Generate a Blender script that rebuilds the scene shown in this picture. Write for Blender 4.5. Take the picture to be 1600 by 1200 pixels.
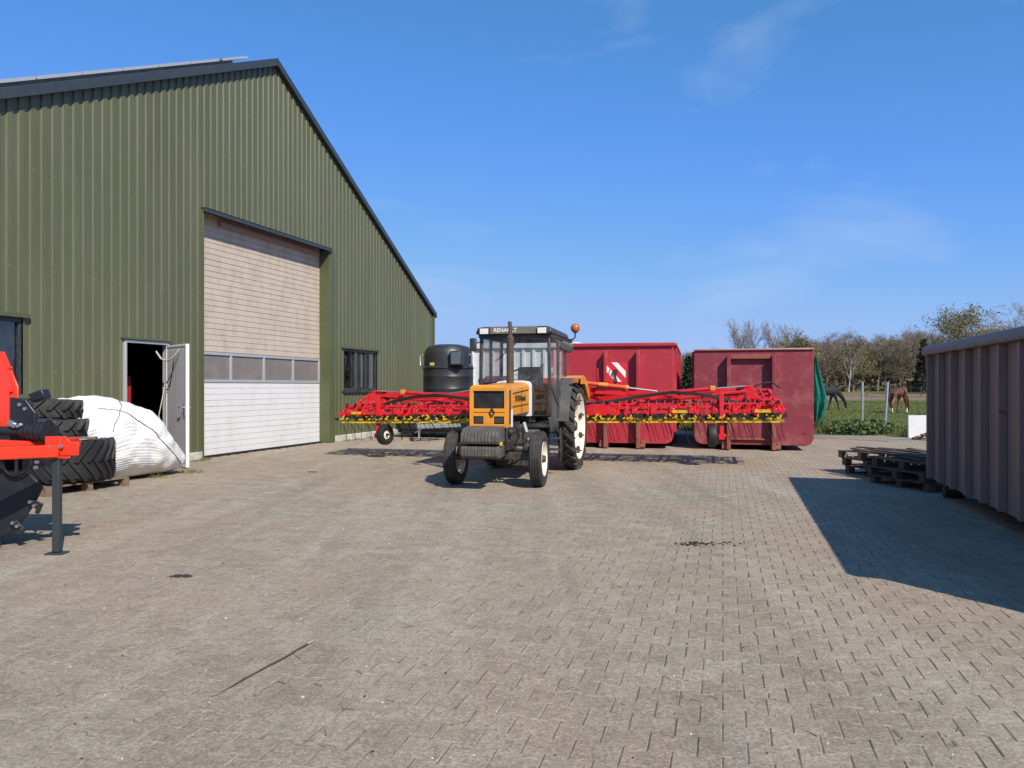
import bpy, bmesh, math, random
import numpy as np
from mathutils import Vector, Matrix, Euler
R = math.radians
random.seed(7)
sc = bpy.context.scene
for o in list(bpy.data.objects):
    bpy.data.objects.remove(o)
C = sc.collection

# ------------------------------------------------------------------ camera, sky, sun, exposure
FPX, HOR, CAMH = 1202.0, 604.0, 1.5
cd = bpy.data.cameras.new('camera')
cam = bpy.data.objects.new('camera', cd)
C.objects.link(cam)
cam.location = (0, 0, CAMH)
cam.rotation_euler = (R(90), 0, 0)
cd.sensor_width = 36
cd.lens = 36 * FPX / 1600
cd.shift_y = (HOR - 600) / 1600
cd.clip_end = 3000
sc.camera = cam
SUN_AZ, SUN_EL = 151.0, 41.0            # clockwise from +Y
sv = Vector((math.sin(R(SUN_AZ)) * math.cos(R(SUN_EL)), math.cos(R(SUN_AZ)) * math.cos(R(SUN_EL)), math.sin(R(SUN_EL))))
sd = bpy.data.lights.new('sun', 'SUN')
sd.energy = 4.9
sd.angle = R(0.5)
sd.color = (1.0, 0.925, 0.80)
so = bpy.data.objects.new('sun', sd)
C.objects.link(so)
so.rotation_euler = (-sv).to_track_quat('-Z', 'Y').to_euler()
w = bpy.data.worlds.new('World')
sc.world = w
w.use_nodes = True
nt = w.node_tree
bg = nt.nodes['Background']
bg.inputs[1].default_value = 0.10
sky = nt.nodes.new('ShaderNodeTexSky')
sky.sky_type = 'NISHITA'
sky.sun_disc = False
sky.sun_elevation = R(SUN_EL)
sky.sun_rotation = R(SUN_AZ)
sky.ozone_density = 3.0
sky.dust_density = 0.4
tc = nt.nodes.new('ShaderNodeTexCoord')
sep = nt.nodes.new('ShaderNodeSeparateColor')
comb = nt.nodes.new('ShaderNodeCombineColor')
nt.links.new(sky.outputs[0], sep.inputs[0])
for ch, (k_, cap) in enumerate(((.69, 3.3), (1.68, 5.0), (1.74, 8.5))):      # a clearer, bluer spring sky
    mu = nt.nodes.new('ShaderNodeMath')
    mu.operation = 'MULTIPLY'
    mu.inputs[1].default_value = k_
    src = sep.outputs[ch]
    if ch == 1:
        pw = nt.nodes.new('ShaderNodeMath')
        pw.operation = 'POWER'
        pw.inputs[1].default_value = .62
        nt.links.new(src, pw.inputs[0])
        src = pw.outputs[0]
    nt.links.new(src, mu.inputs[0])
    sm_ = nt.nodes.new('ShaderNodeMath')
    sm_.operation = 'SMOOTH_MIN'
    sm_.inputs[1].default_value = cap
    sm_.inputs[2].default_value = (1.2, .9, 1.6)[ch]
    nt.links.new(mu.outputs[0], sm_.inputs[0])
    nt.links.new(sm_.outputs[0], comb.inputs[ch])
mp = nt.nodes.new('ShaderNodeMapping')
mp.inputs['Scale'].default_value = (1.5, 1.5, 3.6)
mp.inputs['Rotation'].default_value = (0.0, 0.25, 0.4)
mp.inputs['Location'].default_value = (0.35, 0.2, 0.6)
nt.links.new(tc.outputs['Generated'], mp.inputs[0])
nz = nt.nodes.new('ShaderNodeTexNoise')
nz.inputs['Scale'].default_value = 2.3
nz.inputs['Detail'].default_value = 9
nz.inputs['Roughness'].default_value = 0.54
nz.inputs['Distortion'].default_value = 0.5
nt.links.new(mp.outputs[0], nz.inputs[0])
rp = nt.nodes.new('ShaderNodeMapRange')
rp.inputs[1].default_value = 0.55
rp.inputs[2].default_value = 0.85
rp.inputs[3].default_value = 0.0
rp.inputs[4].default_value = 0.30
nt.links.new(nz.outputs[0], rp.inputs[0])
cm = nt.nodes.new('ShaderNodeMix')
cm.data_type = 'RGBA'
cm.inputs[7].default_value = (6.6, 7.6, 9.2, 1)
nt.links.new(rp.outputs[0], cm.inputs[0])
nt.links.new(comb.outputs[0], cm.inputs[6])
nt.links.new(cm.outputs[2], bg.inputs[0])
sc.view_settings.view_transform = 'Standard'
sc.view_settings.look = 'None'
sc.view_settings.exposure = 0.08
sc.view_settings.gamma = 1.0
sc.cycles.max_bounces = 6
sc.cycles.transparent_max_bounces = 12


# ------------------------------------------------------------------ helpers
def gp(px, py):                                  # ground point under an image point
    Y = FPX * CAMH / (py - HOR)
    return Vector(((px - 800) / FPX * Y, Y, 0))


def at(px, py, Y):
    return Vector(((px - 800) / FPX * Y, Y, CAMH + (HOR - py) / FPX * Y))


class MB:
    def __init__(s):
        s.v, s.f, s.xf = [], [], None

    def add(s, vs, fs):
        b = len(s.v)
        for p in vs:
            p = Vector(p)
            s.v.append(tuple(s.xf @ p) if s.xf is not None else tuple(p))
        s.f += [tuple(i + b for i in f) for f in fs]

    def box(s, c, d, rz=0.0, rx=0.0, ry=0.0, tx=1.0, ty=1.0):
        m = Euler((rx, ry, rz)).to_matrix()
        c = Vector(c)
        vs = []
        for z in (-.5, .5):
            for x, y in ((-.5, -.5), (.5, -.5), (.5, .5), (-.5, .5)):
                k = (tx, ty) if z > 0 else (1, 1)
                vs.append(c + m @ Vector((x * d[0] * k[0], y * d[1] * k[1], z * d[2])))
        s.add(vs, [(3, 2, 1, 0), (4, 5, 6, 7), (0, 1, 5, 4), (1, 2, 6, 5), (2, 3, 7, 6), (3, 0, 4, 7)])
        return s

    def beam(s, a, b, wd, h, up=(0, 0, 1)):
        a, b = Vector(a), Vector(b)
        d = (b - a).normalized()
        up = Vector(up)
        if abs(d.dot(up)) > .98:
            up = Vector((0, 1, 0))
        x = d.cross(up).normalized()
        z = x.cross(d)
        vs = [p + x * wd * i + z * h * j for p in (a, b) for i, j in ((-.5, -.5), (.5, -.5), (.5, .5), (-.5, .5))]
        s.add(vs, [(3, 2, 1, 0), (4, 5, 6, 7), (0, 1, 5, 4), (1, 2, 6, 5), (2, 3, 7, 6), (3, 0, 4, 7)])
        return s

    def tube(s, a, b, r0, r1=None, n=10, caps=True):
        return s.path([a, b], [r0, r0 if r1 is None else r1], n, caps)

    def path(s, pts, r, n=8, caps=True):
        pts = [Vector(p) for p in pts]
        if not isinstance(r, (list, tuple)):
            r = [r] * len(pts)
        vs, up = [], None
        for i, p in enumerate(pts):
            d = (pts[min(i + 1, len(pts) - 1)] - pts[max(i - 1, 0)]).normalized()
            if up is None:
                up = Vector((0, 0, 1)) if abs(d.z) < .9 else Vector((0, 1, 0))
            x = d.cross(up).normalized()
            up = x.cross(d).normalized()
            for k in range(n):
                a = 2 * math.pi * k / n
                vs.append(p + (x * math.cos(a) + up * math.sin(a)) * r[i])
        fs = [(i * n + k, i * n + (k + 1) % n, (i + 1) * n + (k + 1) % n, (i + 1) * n + k) for i in range(len(pts) - 1) for k in range(n)]
        if caps:
            fs += [tuple(range(n - 1, -1, -1)), tuple(range((len(pts) - 1) * n, len(pts) * n))]
        s.add(vs, fs)
        return s

    def lathe(s, prof, n=32, c=(0, 0, 0), closed=False, a0=0.0, a1=2 * math.pi):
        full = abs(a1 - a0 - 2 * math.pi) < 1e-6
        m = n if full else n + 1
        vs = [(c[0] + r * math.cos(a0 + (a1 - a0) * k / n), c[1] + r * math.sin(a0 + (a1 - a0) * k / n), c[2] + z) for k in range(m) for r, z in prof]
        q = len(prof)
        fs = []
        for k in range(n):
            k2 = (k + 1) % m
            for j in range(q if closed else q - 1):
                j2 = (j + 1) % q
                fs.append((k * q + j, k2 * q + j, k2 * q + j2, k * q + j2))
        s.add(vs, fs)
        return s

    def prism(s, poly, t0, t1, ax='y'):          # poly in the two other axes, in order
        n = len(poly)
        mk = {'y': lambda p, t: (p[0], t, p[1]), 'x': lambda p, t: (t, p[0], p[1]), 'z': lambda p, t: (p[0], p[1], t)}[ax]
        vs = [mk(p, t0) for p in poly] + [mk(p, t1) for p in poly]
        fs = [tuple(range(n)), tuple(range(2 * n - 1, n - 1, -1))] + [(i, n + i, n + (i + 1) % n, (i + 1) % n) for i in range(n)]
        s.add(vs, fs)
        return s

    def loft(s, rings, caps=True, closed=True):
        n = len(rings[0])
        vs = [p for r in rings for p in r]
        fs = [(i * n + k, i * n + (k + 1) % n, (i + 1) * n + (k + 1) % n, (i + 1) * n + k) for i in range(len(rings) - 1) for k in range(n if closed else n - 1)]
        if caps:
            fs += [tuple(range(n - 1, -1, -1)), tuple(range((len(rings) - 1) * n, len(rings) * n))]
        s.add(vs, fs)
        return s

    def mesh(s, name):
        me = bpy.data.meshes.new(name)
        me.from_pydata(s.v, [], s.f)
        bm = bmesh.new()
        bm.from_mesh(me)
        bmesh.ops.recalc_face_normals(bm, faces=bm.faces)
        bm.to_mesh(me)
        bm.free()
        return me

    def build(s, name, mat, parent=None, smooth=35, bevel=0.0, seg=2, kind=None, fix=True):
        if fix:
            me = s.mesh(name)
        else:
            me = bpy.data.meshes.new(name)
            me.from_pydata(s.v, [], s.f)
        me.materials.append(mat)
        if smooth:
            me.polygons.foreach_set('use_smooth', [True] * len(me.polygons))
            me.set_sharp_from_angle(angle=R(smooth))
        o = bpy.data.objects.new(name, me)
        C.objects.link(o)
        if parent is not None:
            o.parent = parent
        if bevel:
            b = o.modifiers.new('bevel', 'BEVEL')
            b.width = bevel
            b.segments = seg
            b.limit_method = 'ANGLE'
            b.angle_limit = R(38)
        if kind:
            o['kind'] = kind
        return o


def tag(o, label=None, cat=None, group=None, kind=None):
    if label:
        o['label'] = label
    if cat:
        o['category'] = cat
    if group:
        o['group'] = group
    if kind:
        o['kind'] = kind
    return o


def thing(name, label, cat, loc=(0, 0, 0), rz=0.0, group=None, ry=0.0):
    o = bpy.data.objects.new(name, None)
    o.empty_display_size = .2
    C.objects.link(o)
    o.location = loc
    o.rotation_euler = (0, ry, rz)
    return tag(o, label, cat, group)


def dup(root, loc, rz, label=None, scale=None, rot=None):
    def cp(o, par):
        c = o.copy()
        C.objects.link(c)
        c.parent = par
        for ch in list(o.children):
            cp(ch, c)
        return c
    r = cp(root, root.parent)
    r.location = loc
    r.rotation_euler = rot or (0, 0, rz)
    if scale:
        r.scale = scale
    if label:
        r['label'] = label
    return r


# ------------------------------------------------------------------ materials
def mat(name, col, rough=.6, metal=0.0, var=.15, vs=6.0, dirt=None, dirt_amt=.4, dirt_s=3.0, bump=0.0, bs=80.0, coat=0.0, stretch=(1, 1, 1), spec=.5, dirt_lo=.45, dirt_hi=.7, chips=None, chip_amt=.7, chip_s=22.0, chip_lo=.62, tone=0.0):
    m = bpy.data.materials.new(name)
    m.use_nodes = True
    t = m.node_tree
    L = t.links.new
    p = t.nodes['Principled BSDF']
    p.inputs['Roughness'].default_value = rough
    p.inputs['Metallic'].default_value = metal
    p.inputs['Coat Weight'].default_value = coat
    p.inputs['Specular IOR Level'].default_value = spec
    tcn = t.nodes.new('ShaderNodeTexCoord')
    mpn = t.nodes.new('ShaderNodeMapping')
    mpn.inputs['Scale'].default_value = stretch
    L(tcn.outputs['Object'], mpn.inputs[0])
    n1 = t.nodes.new('ShaderNodeTexNoise')
    n1.inputs['Scale'].default_value = vs
    n1.inputs['Detail'].default_value = 6
    n1.inputs['Roughness'].default_value = .65
    L(mpn.outputs[0], n1.inputs[0])
    hs = t.nodes.new('ShaderNodeMix')
    hs.data_type = 'RGBA'
    hs.inputs[6].default_value = tuple(c * (1 - var) for c in col) + (1,)
    hs.inputs[7].default_value = tuple(min(1, c * (1 + var)) for c in col) + (1,)
    L(n1.outputs[0], hs.inputs[0])
    out = hs.outputs[2]
    if dirt:
        n2 = t.nodes.new('ShaderNodeTexNoise')
        n2.inputs['Scale'].default_value = dirt_s
        n2.inputs['Detail'].default_value = 8
        n2.inputs['Roughness'].default_value = .7
        L(mpn.outputs[0], n2.inputs[0])
        mr = t.nodes.new('ShaderNodeMapRange')
        mr.inputs[1].default_value = dirt_lo
        mr.inputs[2].default_value = dirt_hi
        mr.inputs[4].default_value = dirt_amt
        L(n2.outputs[0], mr.inputs[0])
        dm = t.nodes.new('ShaderNodeMix')
        dm.data_type = 'RGBA'
        L(mr.outputs[0], dm.inputs[0])
        L(out, dm.inputs[6])
        dm.inputs[7].default_value = tuple(dirt) + (1,)
        out = dm.outputs[2]
        rr = t.nodes.new('ShaderNodeMapRange')
        rr.inputs[3].default_value = rough
        rr.inputs[4].default_value = min(1, rough + .35)
        L(mr.outputs[0], rr.inputs[0])
        L(rr.outputs[0], p.inputs['Roughness'])
    if chips:
        n4 = t.nodes.new('ShaderNodeTexNoise')
        n4.inputs['Scale'].default_value = chip_s
        n4.inputs['Detail'].default_value = 7
        n4.inputs['Roughness'].default_value = .75
        n4.inputs['Distortion'].default_value = .6
        L(tcn.outputs['Object'], n4.inputs[0])
        m4 = t.nodes.new('ShaderNodeMapRange')
        m4.inputs[1].default_value = chip_lo
        m4.inputs[2].default_value = chip_lo + .035
        m4.inputs[4].default_value = chip_amt
        L(n4.outputs[0], m4.inputs[0])
        d4 = t.nodes.new('ShaderNodeMix')
        d4.data_type = 'RGBA'
        L(m4.outputs[0], d4.inputs[0])
        L(out, d4.inputs[6])
        d4.inputs[7].default_value = tuple(chips) + (1,)
        out = d4.outputs[2]
    if tone:
        oi = t.nodes.new('ShaderNodeObjectInfo')
        m5 = t.nodes.new('ShaderNodeMapRange')
        m5.inputs[3].default_value = 1 - tone
        m5.inputs[4].default_value = 1 + tone
        L(oi.outputs['Random'], m5.inputs[0])
        h5 = t.nodes.new('ShaderNodeHueSaturation')
        L(m5.outputs[0], h5.inputs['Value'])
        L(out, h5.inputs['Color'])
        out = h5.outputs[0]
    L(out, p.inputs['Base Color'])
    if bump:
        n3 = t.nodes.new('ShaderNodeTexNoise')
        n3.inputs['Scale'].default_value = bs
        n3.inputs['Detail'].default_value = 5
        L(mpn.outputs[0], n3.inputs[0])
        b = t.nodes.new('ShaderNodeBump')
        b.inputs['Strength'].default_value = bump
        b.inputs['Distance'].default_value = .02
        L(n3.outputs[0], b.inputs['Height'])
        L(b.outputs[0], p.inputs['Normal'])
    return m


def glass(name, tintc=(.75, .8, .8), gloss=.12, dusty=.06):
    m = bpy.data.materials.new(name)
    m.use_nodes = True
    t = m.node_tree
    L = t.links.new
    t.nodes.remove(t.nodes['Principled BSDF'])
    tr = t.nodes.new('ShaderNodeBsdfTransparent')
    tr.inputs[0].default_value = tintc + (1,)
    gl = t.nodes.new('ShaderNodeBsdfGlossy')
    gl.inputs['Roughness'].default_value = .03
    lw = t.nodes.new('ShaderNodeLayerWeight')
    lw.inputs[0].default_value = .5
    pw = t.nodes.new('ShaderNodeMath')
    pw.operation = 'POWER'
    pw.inputs[1].default_value = 3.2
    L(lw.outputs['Facing'], pw.inputs[0])
    ga = t.nodes.new('ShaderNodeMath')
    ga.operation = 'MULTIPLY_ADD'
    ga.inputs[1].default_value = .55
    ga.inputs[2].default_value = gloss * .4
    L(pw.outputs[0], ga.inputs[0])
    m1 = t.nodes.new('ShaderNodeMixShader')
    L(ga.outputs[0], m1.inputs[0])
    L(tr.outputs[0], m1.inputs[1])
    L(gl.outputs[0], m1.inputs[2])
    df = t.nodes.new('ShaderNodeBsdfDiffuse')
    df.inputs[0].default_value = (.45, .42, .38, 1)
    nz_ = t.nodes.new('ShaderNodeTexNoise')
    nz_.inputs['Scale'].default_value = 5
    nz_.inputs['Detail'].default_value = 8
    mr = t.nodes.new('ShaderNodeMapRange')
    mr.inputs[1].default_value = .35
    mr.inputs[2].default_value = .8
    mr.inputs[4].default_value = dusty * 2.5
    L(nz_.outputs[0], mr.inputs[0])
    m2 = t.nodes.new('ShaderNodeMixShader')
    L(mr.outputs[0], m2.inputs[0])
    L(m1.outputs[0], m2.inputs[1])
    L(df.outputs[0], m2.inputs[2])
    L(m2.outputs[0], t.nodes['Material Output'].inputs[0])
    return m


M = {}
M['green'] = mat('green_cladding', (.106, .112, .054), .42, var=.10, vs=1.2, dirt=(.155, .15, .105), dirt_amt=.40, dirt_s=1.3, stretch=(1.6, 1.6, .22), bump=.06, bs=2, tone=.045)
M['greenflat'] = mat('green_flashing', (.095, .11, .047), .45, var=.08, dirt=(.05, .05, .035), dirt_amt=.4)
M['anthracite'] = mat('anthracite_trim', (.038, .048, .056), .4, var=.12, dirt=(.1, .1, .09), dirt_amt=.2)
M['roof'] = mat('roof_sheet', (.05, .055, .06), .5)
M['plinth'] = mat('plinth_concrete', (.60, .56, .48), .85, var=.15, vs=9, dirt=(.22, .19, .13), dirt_amt=.8, dirt_s=4, bump=.3, bs=40)
M['doorwhite'] = mat('door_white', (.74, .73, .72), .5, var=.03, dirt=(.5, .47, .42), dirt_amt=.35, dirt_s=2.2, stretch=(1, 1, .5))
M['doorbeige'] = mat('door_weathered', (.57, .475, .385), .6, var=.09, vs=4, dirt=(.33, .27, .20), dirt_amt=.55, dirt_s=3, stretch=(1, 1, .6))
M['alu'] = mat('aluminium_frame', (.55, .55, .55), .45, metal=.4, var=.08)
M['acryl'] = mat('dull_acrylic_pane', (.20, .175, .165), .3, var=.12, vs=2, dirt=(.30, .26, .23), dirt_amt=.6, dirt_s=2.5, bump=.08, bs=2)
M['winframe'] = mat('window_frame_dark', (.03, .036, .04), .35, dirt=(.2, .2, .18), dirt_amt=.25, dirt_s=12)
M['winglass'] = glass('window_glass', (.35, .4, .42), .3, .03)
M['cabglass'] = glass('cab_glass', (.93, .95, .95), .06, .06)
M['doorpanel'] = mat('grey_door_panel', (.47, .46, .46), .5, var=.05, dirt=(.3, .27, .23), dirt_amt=.4)
M['whitepaint'] = mat('white_paint', (.78, .78, .77), .4, var=.04, dirt=(.5, .48, .44), dirt_amt=.3)
M['black'] = mat('interior_black', (.02, .02, .02), .9)
M['inner'] = mat('inner_liner', (.12, .12, .11), .8)
M['rope'] = mat('grey_rope', (.5, .48, .44), .8)
M['rope_dark'] = mat('cord_grey', (.16, .15, .13), .8)
M['orange'] = mat('tractor_orange', (.80, .31, .022), .33, var=.06, coat=.15, dirt=(.36, .20, .07), dirt_amt=.65, dirt_s=3.5, chips=(.30, .16, .06), chip_s=26, chip_lo=.62, bump=.05, bs=4)
M['tgrey'] = mat('tractor_grey', (.075, .075, .072), .5, var=.15, dirt=(.19, .17, .14), dirt_amt=.55, dirt_s=4)
M['cabdark'] = mat('cab_dark', (.035, .036, .037), .4, var=.15, dirt=(.16, .15, .13), dirt_amt=.4, dirt_s=5)
M['roofgrey'] = mat('cab_roof_grey', (.16, .145, .12), .5, dirt=(.2, .18, .14), dirt_amt=.5)
M['engine'] = mat('greasy_metal', (.045, .042, .038), .5, metal=.3, var=.3, dirt=(.17, .14, .10), dirt_amt=.7, dirt_s=9, bump=.3, bs=30)
M['weight'] = mat('weight_iron', (.085, .078, .07), .6, var=.25, vs=14, dirt=(.19, .16, .12), dirt_amt=.7, dirt_s=8, bump=.2, bs=50)
M['cream'] = mat('cream_rim', (.78, .73, .60), .4, var=.05, dirt=(.32, .22, .13), dirt_amt=.6, dirt_s=7, dirt_lo=.52, dirt_hi=.75)
M['rubber'] = mat('tyre_rubber', (.028, .027, .026), .72, var=.25, vs=10, dirt=(.115, .105, .09), dirt_amt=.55, dirt_s=6, bump=.15, bs=60)
M['rubberblack'] = mat('clean_rubber', (.018, .018, .019), .6, var=.2)
M['exhaust'] = mat('exhaust_rust', (.07, .05, .038), .7, var=.25, dirt=(.13, .075, .04), dirt_amt=.7, dirt_s=12)
M['chrome'] = mat('bare_steel', (.6, .6, .6), .28, metal=.9, var=.1)
M['lamp'] = mat('lamp_lens', (.75, .74, .70), .15, var=.1, vs=40)
M['headlamp'] = mat('headlamp_glass', (.16, .16, .16), .08, metal=.7, var=.5, vs=25)
M['beacon'] = mat('beacon_orange', (.48, .13, .04), .25, var=.15, dirt=(.35, .15, .08), dirt_amt=.6, dirt_s=20)
M['letter'] = mat('letter_white', (.8, .79, .75), .5)
M['letterdark'] = mat('letter_dark', (.04, .03, .02), .5)
M['seat'] = mat('seat_black', (.03, .03, .035), .8)
M['red'] = mat('harrow_red', (.66, .009, .016), .33, var=.08, coat=.15, dirt=(.40, .06, .05), dirt_amt=.5, dirt_s=6, chips=(.24, .09, .06), chip_s=18, chip_lo=.61)
M['yellow'] = mat('clip_yellow', (.70, .46, .012), .4, var=.15, dirt=(.3, .2, .04), dirt_amt=.5, dirt_s=14)
M['rail'] = mat('clip_rail_shaded_yellow', (.66, .44, .012), .45, var=.3, vs=9, dirt=(.10, .085, .018), dirt_amt=.9, dirt_s=6, stretch=(1, .3, .3), dirt_lo=.47, dirt_hi=.54)  # dark olive patches put the tine holders' shading into the rail colour
M['tine'] = mat('spring_steel', (.020, .018, .017), .9, spec=.1)
M['hose'] = mat('hydraulic_hose', (.02, .02, .02), .5)
M['cyl'] = mat('cylinder_orange_red', (.66, .10, .03), .35, coat=.2)
M['collar'] = mat('collar_highlight_orange', (.72, .26, .05), .4)  # pale orange puts the cylinders' highlights into the collar colour
M['signwhite'] = mat('sign_white', (.78, .76, .75), .4)
M['signred'] = mat('sign_red', (.62, .02, .03), .4)
M['skipred'] = mat('skip_red', (.40, .026, .042), .46, var=.12, vs=2, dirt=(.46, .10, .10), dirt_amt=.5, dirt_s=2.6, dirt_lo=.52, bump=.55, bs=2.5, chips=(.20, .05, .045), chip_s=9, chip_lo=.63)
M['skipfaded'] = mat('skip_faded_red', (.228, .029, .041), .55, var=.22, vs=2.2, dirt=(.33, .12, .115), dirt_amt=.7, dirt_s=2.2, dirt_lo=.5, bump=.7, bs=2.2, chips=(.14, .065, .05), chip_s=7, chip_lo=.60)
M['skiprust'] = mat('skip_rusty_post', (.26, .075, .055), .7, var=.2, dirt=(.20, .11, .07), dirt_amt=.8, dirt_s=5)
M['skipedge'] = mat('skip_worn_edge', (.42, .22, .20), .55, var=.2, dirt=(.4, .1, .1), dirt_amt=.6, dirt_s=7)
M['skipgrey'] = mat('skip_grey', (.25, .165, .132), .5, var=.14, vs=1.6, dirt=(.24, .16, .15), dirt_amt=.5, dirt_s=1.3, stretch=(1, 1, .4), bump=.12, bs=2, chips=(.09, .05, .035), chip_s=8, chip_lo=.61)
M['skiprim'] = mat('skip_rim', (.16, .14, .13), .5, metal=0.0, var=.15, dirt=(.3, .28, .27), dirt_amt=.5, dirt_s=3)
M['tarp'] = mat('green_tarp', (.008, .17, .115), .4, var=.2, dirt=(.02, .05, .04), dirt_amt=.5)
M['tank'] = mat('black_polyethylene', (.024, .026, .029), .36, var=.15, vs=3, dirt=(.06, .06, .06), dirt_amt=.4, dirt_s=2)
M['tankbox'] = mat('grey_pump_box', (.10, .12, .15), .4)
M['sticker'] = mat('yellow_sticker', (.7, .62, .12), .5)
M['greysteel'] = mat('galvanised_steel', (.42, .44, .44), .45, metal=.5, var=.12, vs=20)
M['pale'] = mat('pale_ribbed_steel', (.66, .68, .69), .5, var=.06, dirt=(.36, .34, .30), dirt_amt=.4)
M['whitesheet'] = None
M['implred'] = mat('implement_orange_red', (.78, .042, .014), .3, var=.04, coat=.3)
M['implblack'] = mat('implement_black', (.016, .017, .021), .38, var=.2, dirt=(.06, .06, .06), dirt_amt=.3)
M['standgrey'] = mat('stand_dark_grey', (.036, .044, .046), .4, var=.1)
M['wood'] = mat('pallet_wood', (.22, .155, .10), .85, var=.3, vs=4, dirt=(.10, .075, .055), dirt_amt=.7, dirt_s=5, stretch=(1, 6, 6), bump=.25, bs=20)
M['woodold'] = mat('old_dark_wood', (.11, .075, .06), .9, var=.35, vs=4, dirt=(.055, .042, .04), dirt_amt=.7, dirt_s=4, stretch=(1, 6, 6), bump=.3, bs=20)
M['stick'] = mat('stick_bark', (.13, .06, .035), .8, var=.5, vs=12)
M['horseblack'] = mat('horse_black', (.014, .011, .010), .5)
M['horsebrown'] = mat('horse_chestnut', (.13, .040, .014), .45, var=.2, vs=5)
M['mane'] = mat('mane_dark', (.02, .012, .008), .7)
M['rug'] = mat('rug_dark', (.014, .014, .018), .8)
M['rugtan'] = mat('rug_strap_tan', (.20, .10, .03), .7)
M['sock'] = mat('white_sock', (.7, .66, .6), .7)
M['bark'] = mat('bark_greybrown', (.21, .175, .14), .9, var=.3)
M['birch'] = mat('birch_bark', (.50, .47, .42), .8, var=.3, vs=5)
M['twigbrown'] = mat('twig_brown', (.215, .160, .118), .9, var=.35, vs=.8)
M['twiggrey'] = mat('twig_grey', (.235, .195, .155), .9, var=.3, vs=.8)
M['twigolive'] = mat('twig_olive_buds', (.185, .165, .075), .9, var=.35, vs=.7)
M['pine'] = mat('conifer_needles', (.032, .050, .022), .9, var=.4, vs=1)
M['shrub'] = mat('understorey', (.165, .135, .085), .9, var=.5, vs=.5)
M['grass'] = mat('grass_blades', (.135, .165, .040), .8, var=.45, vs=2.5)
M['weedpale'] = mat('weed_stems', (.22, .19, .10), .9, var=.3)


# ------------------------------------------------------------------ ground
YAWG = R(-15.3)


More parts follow.
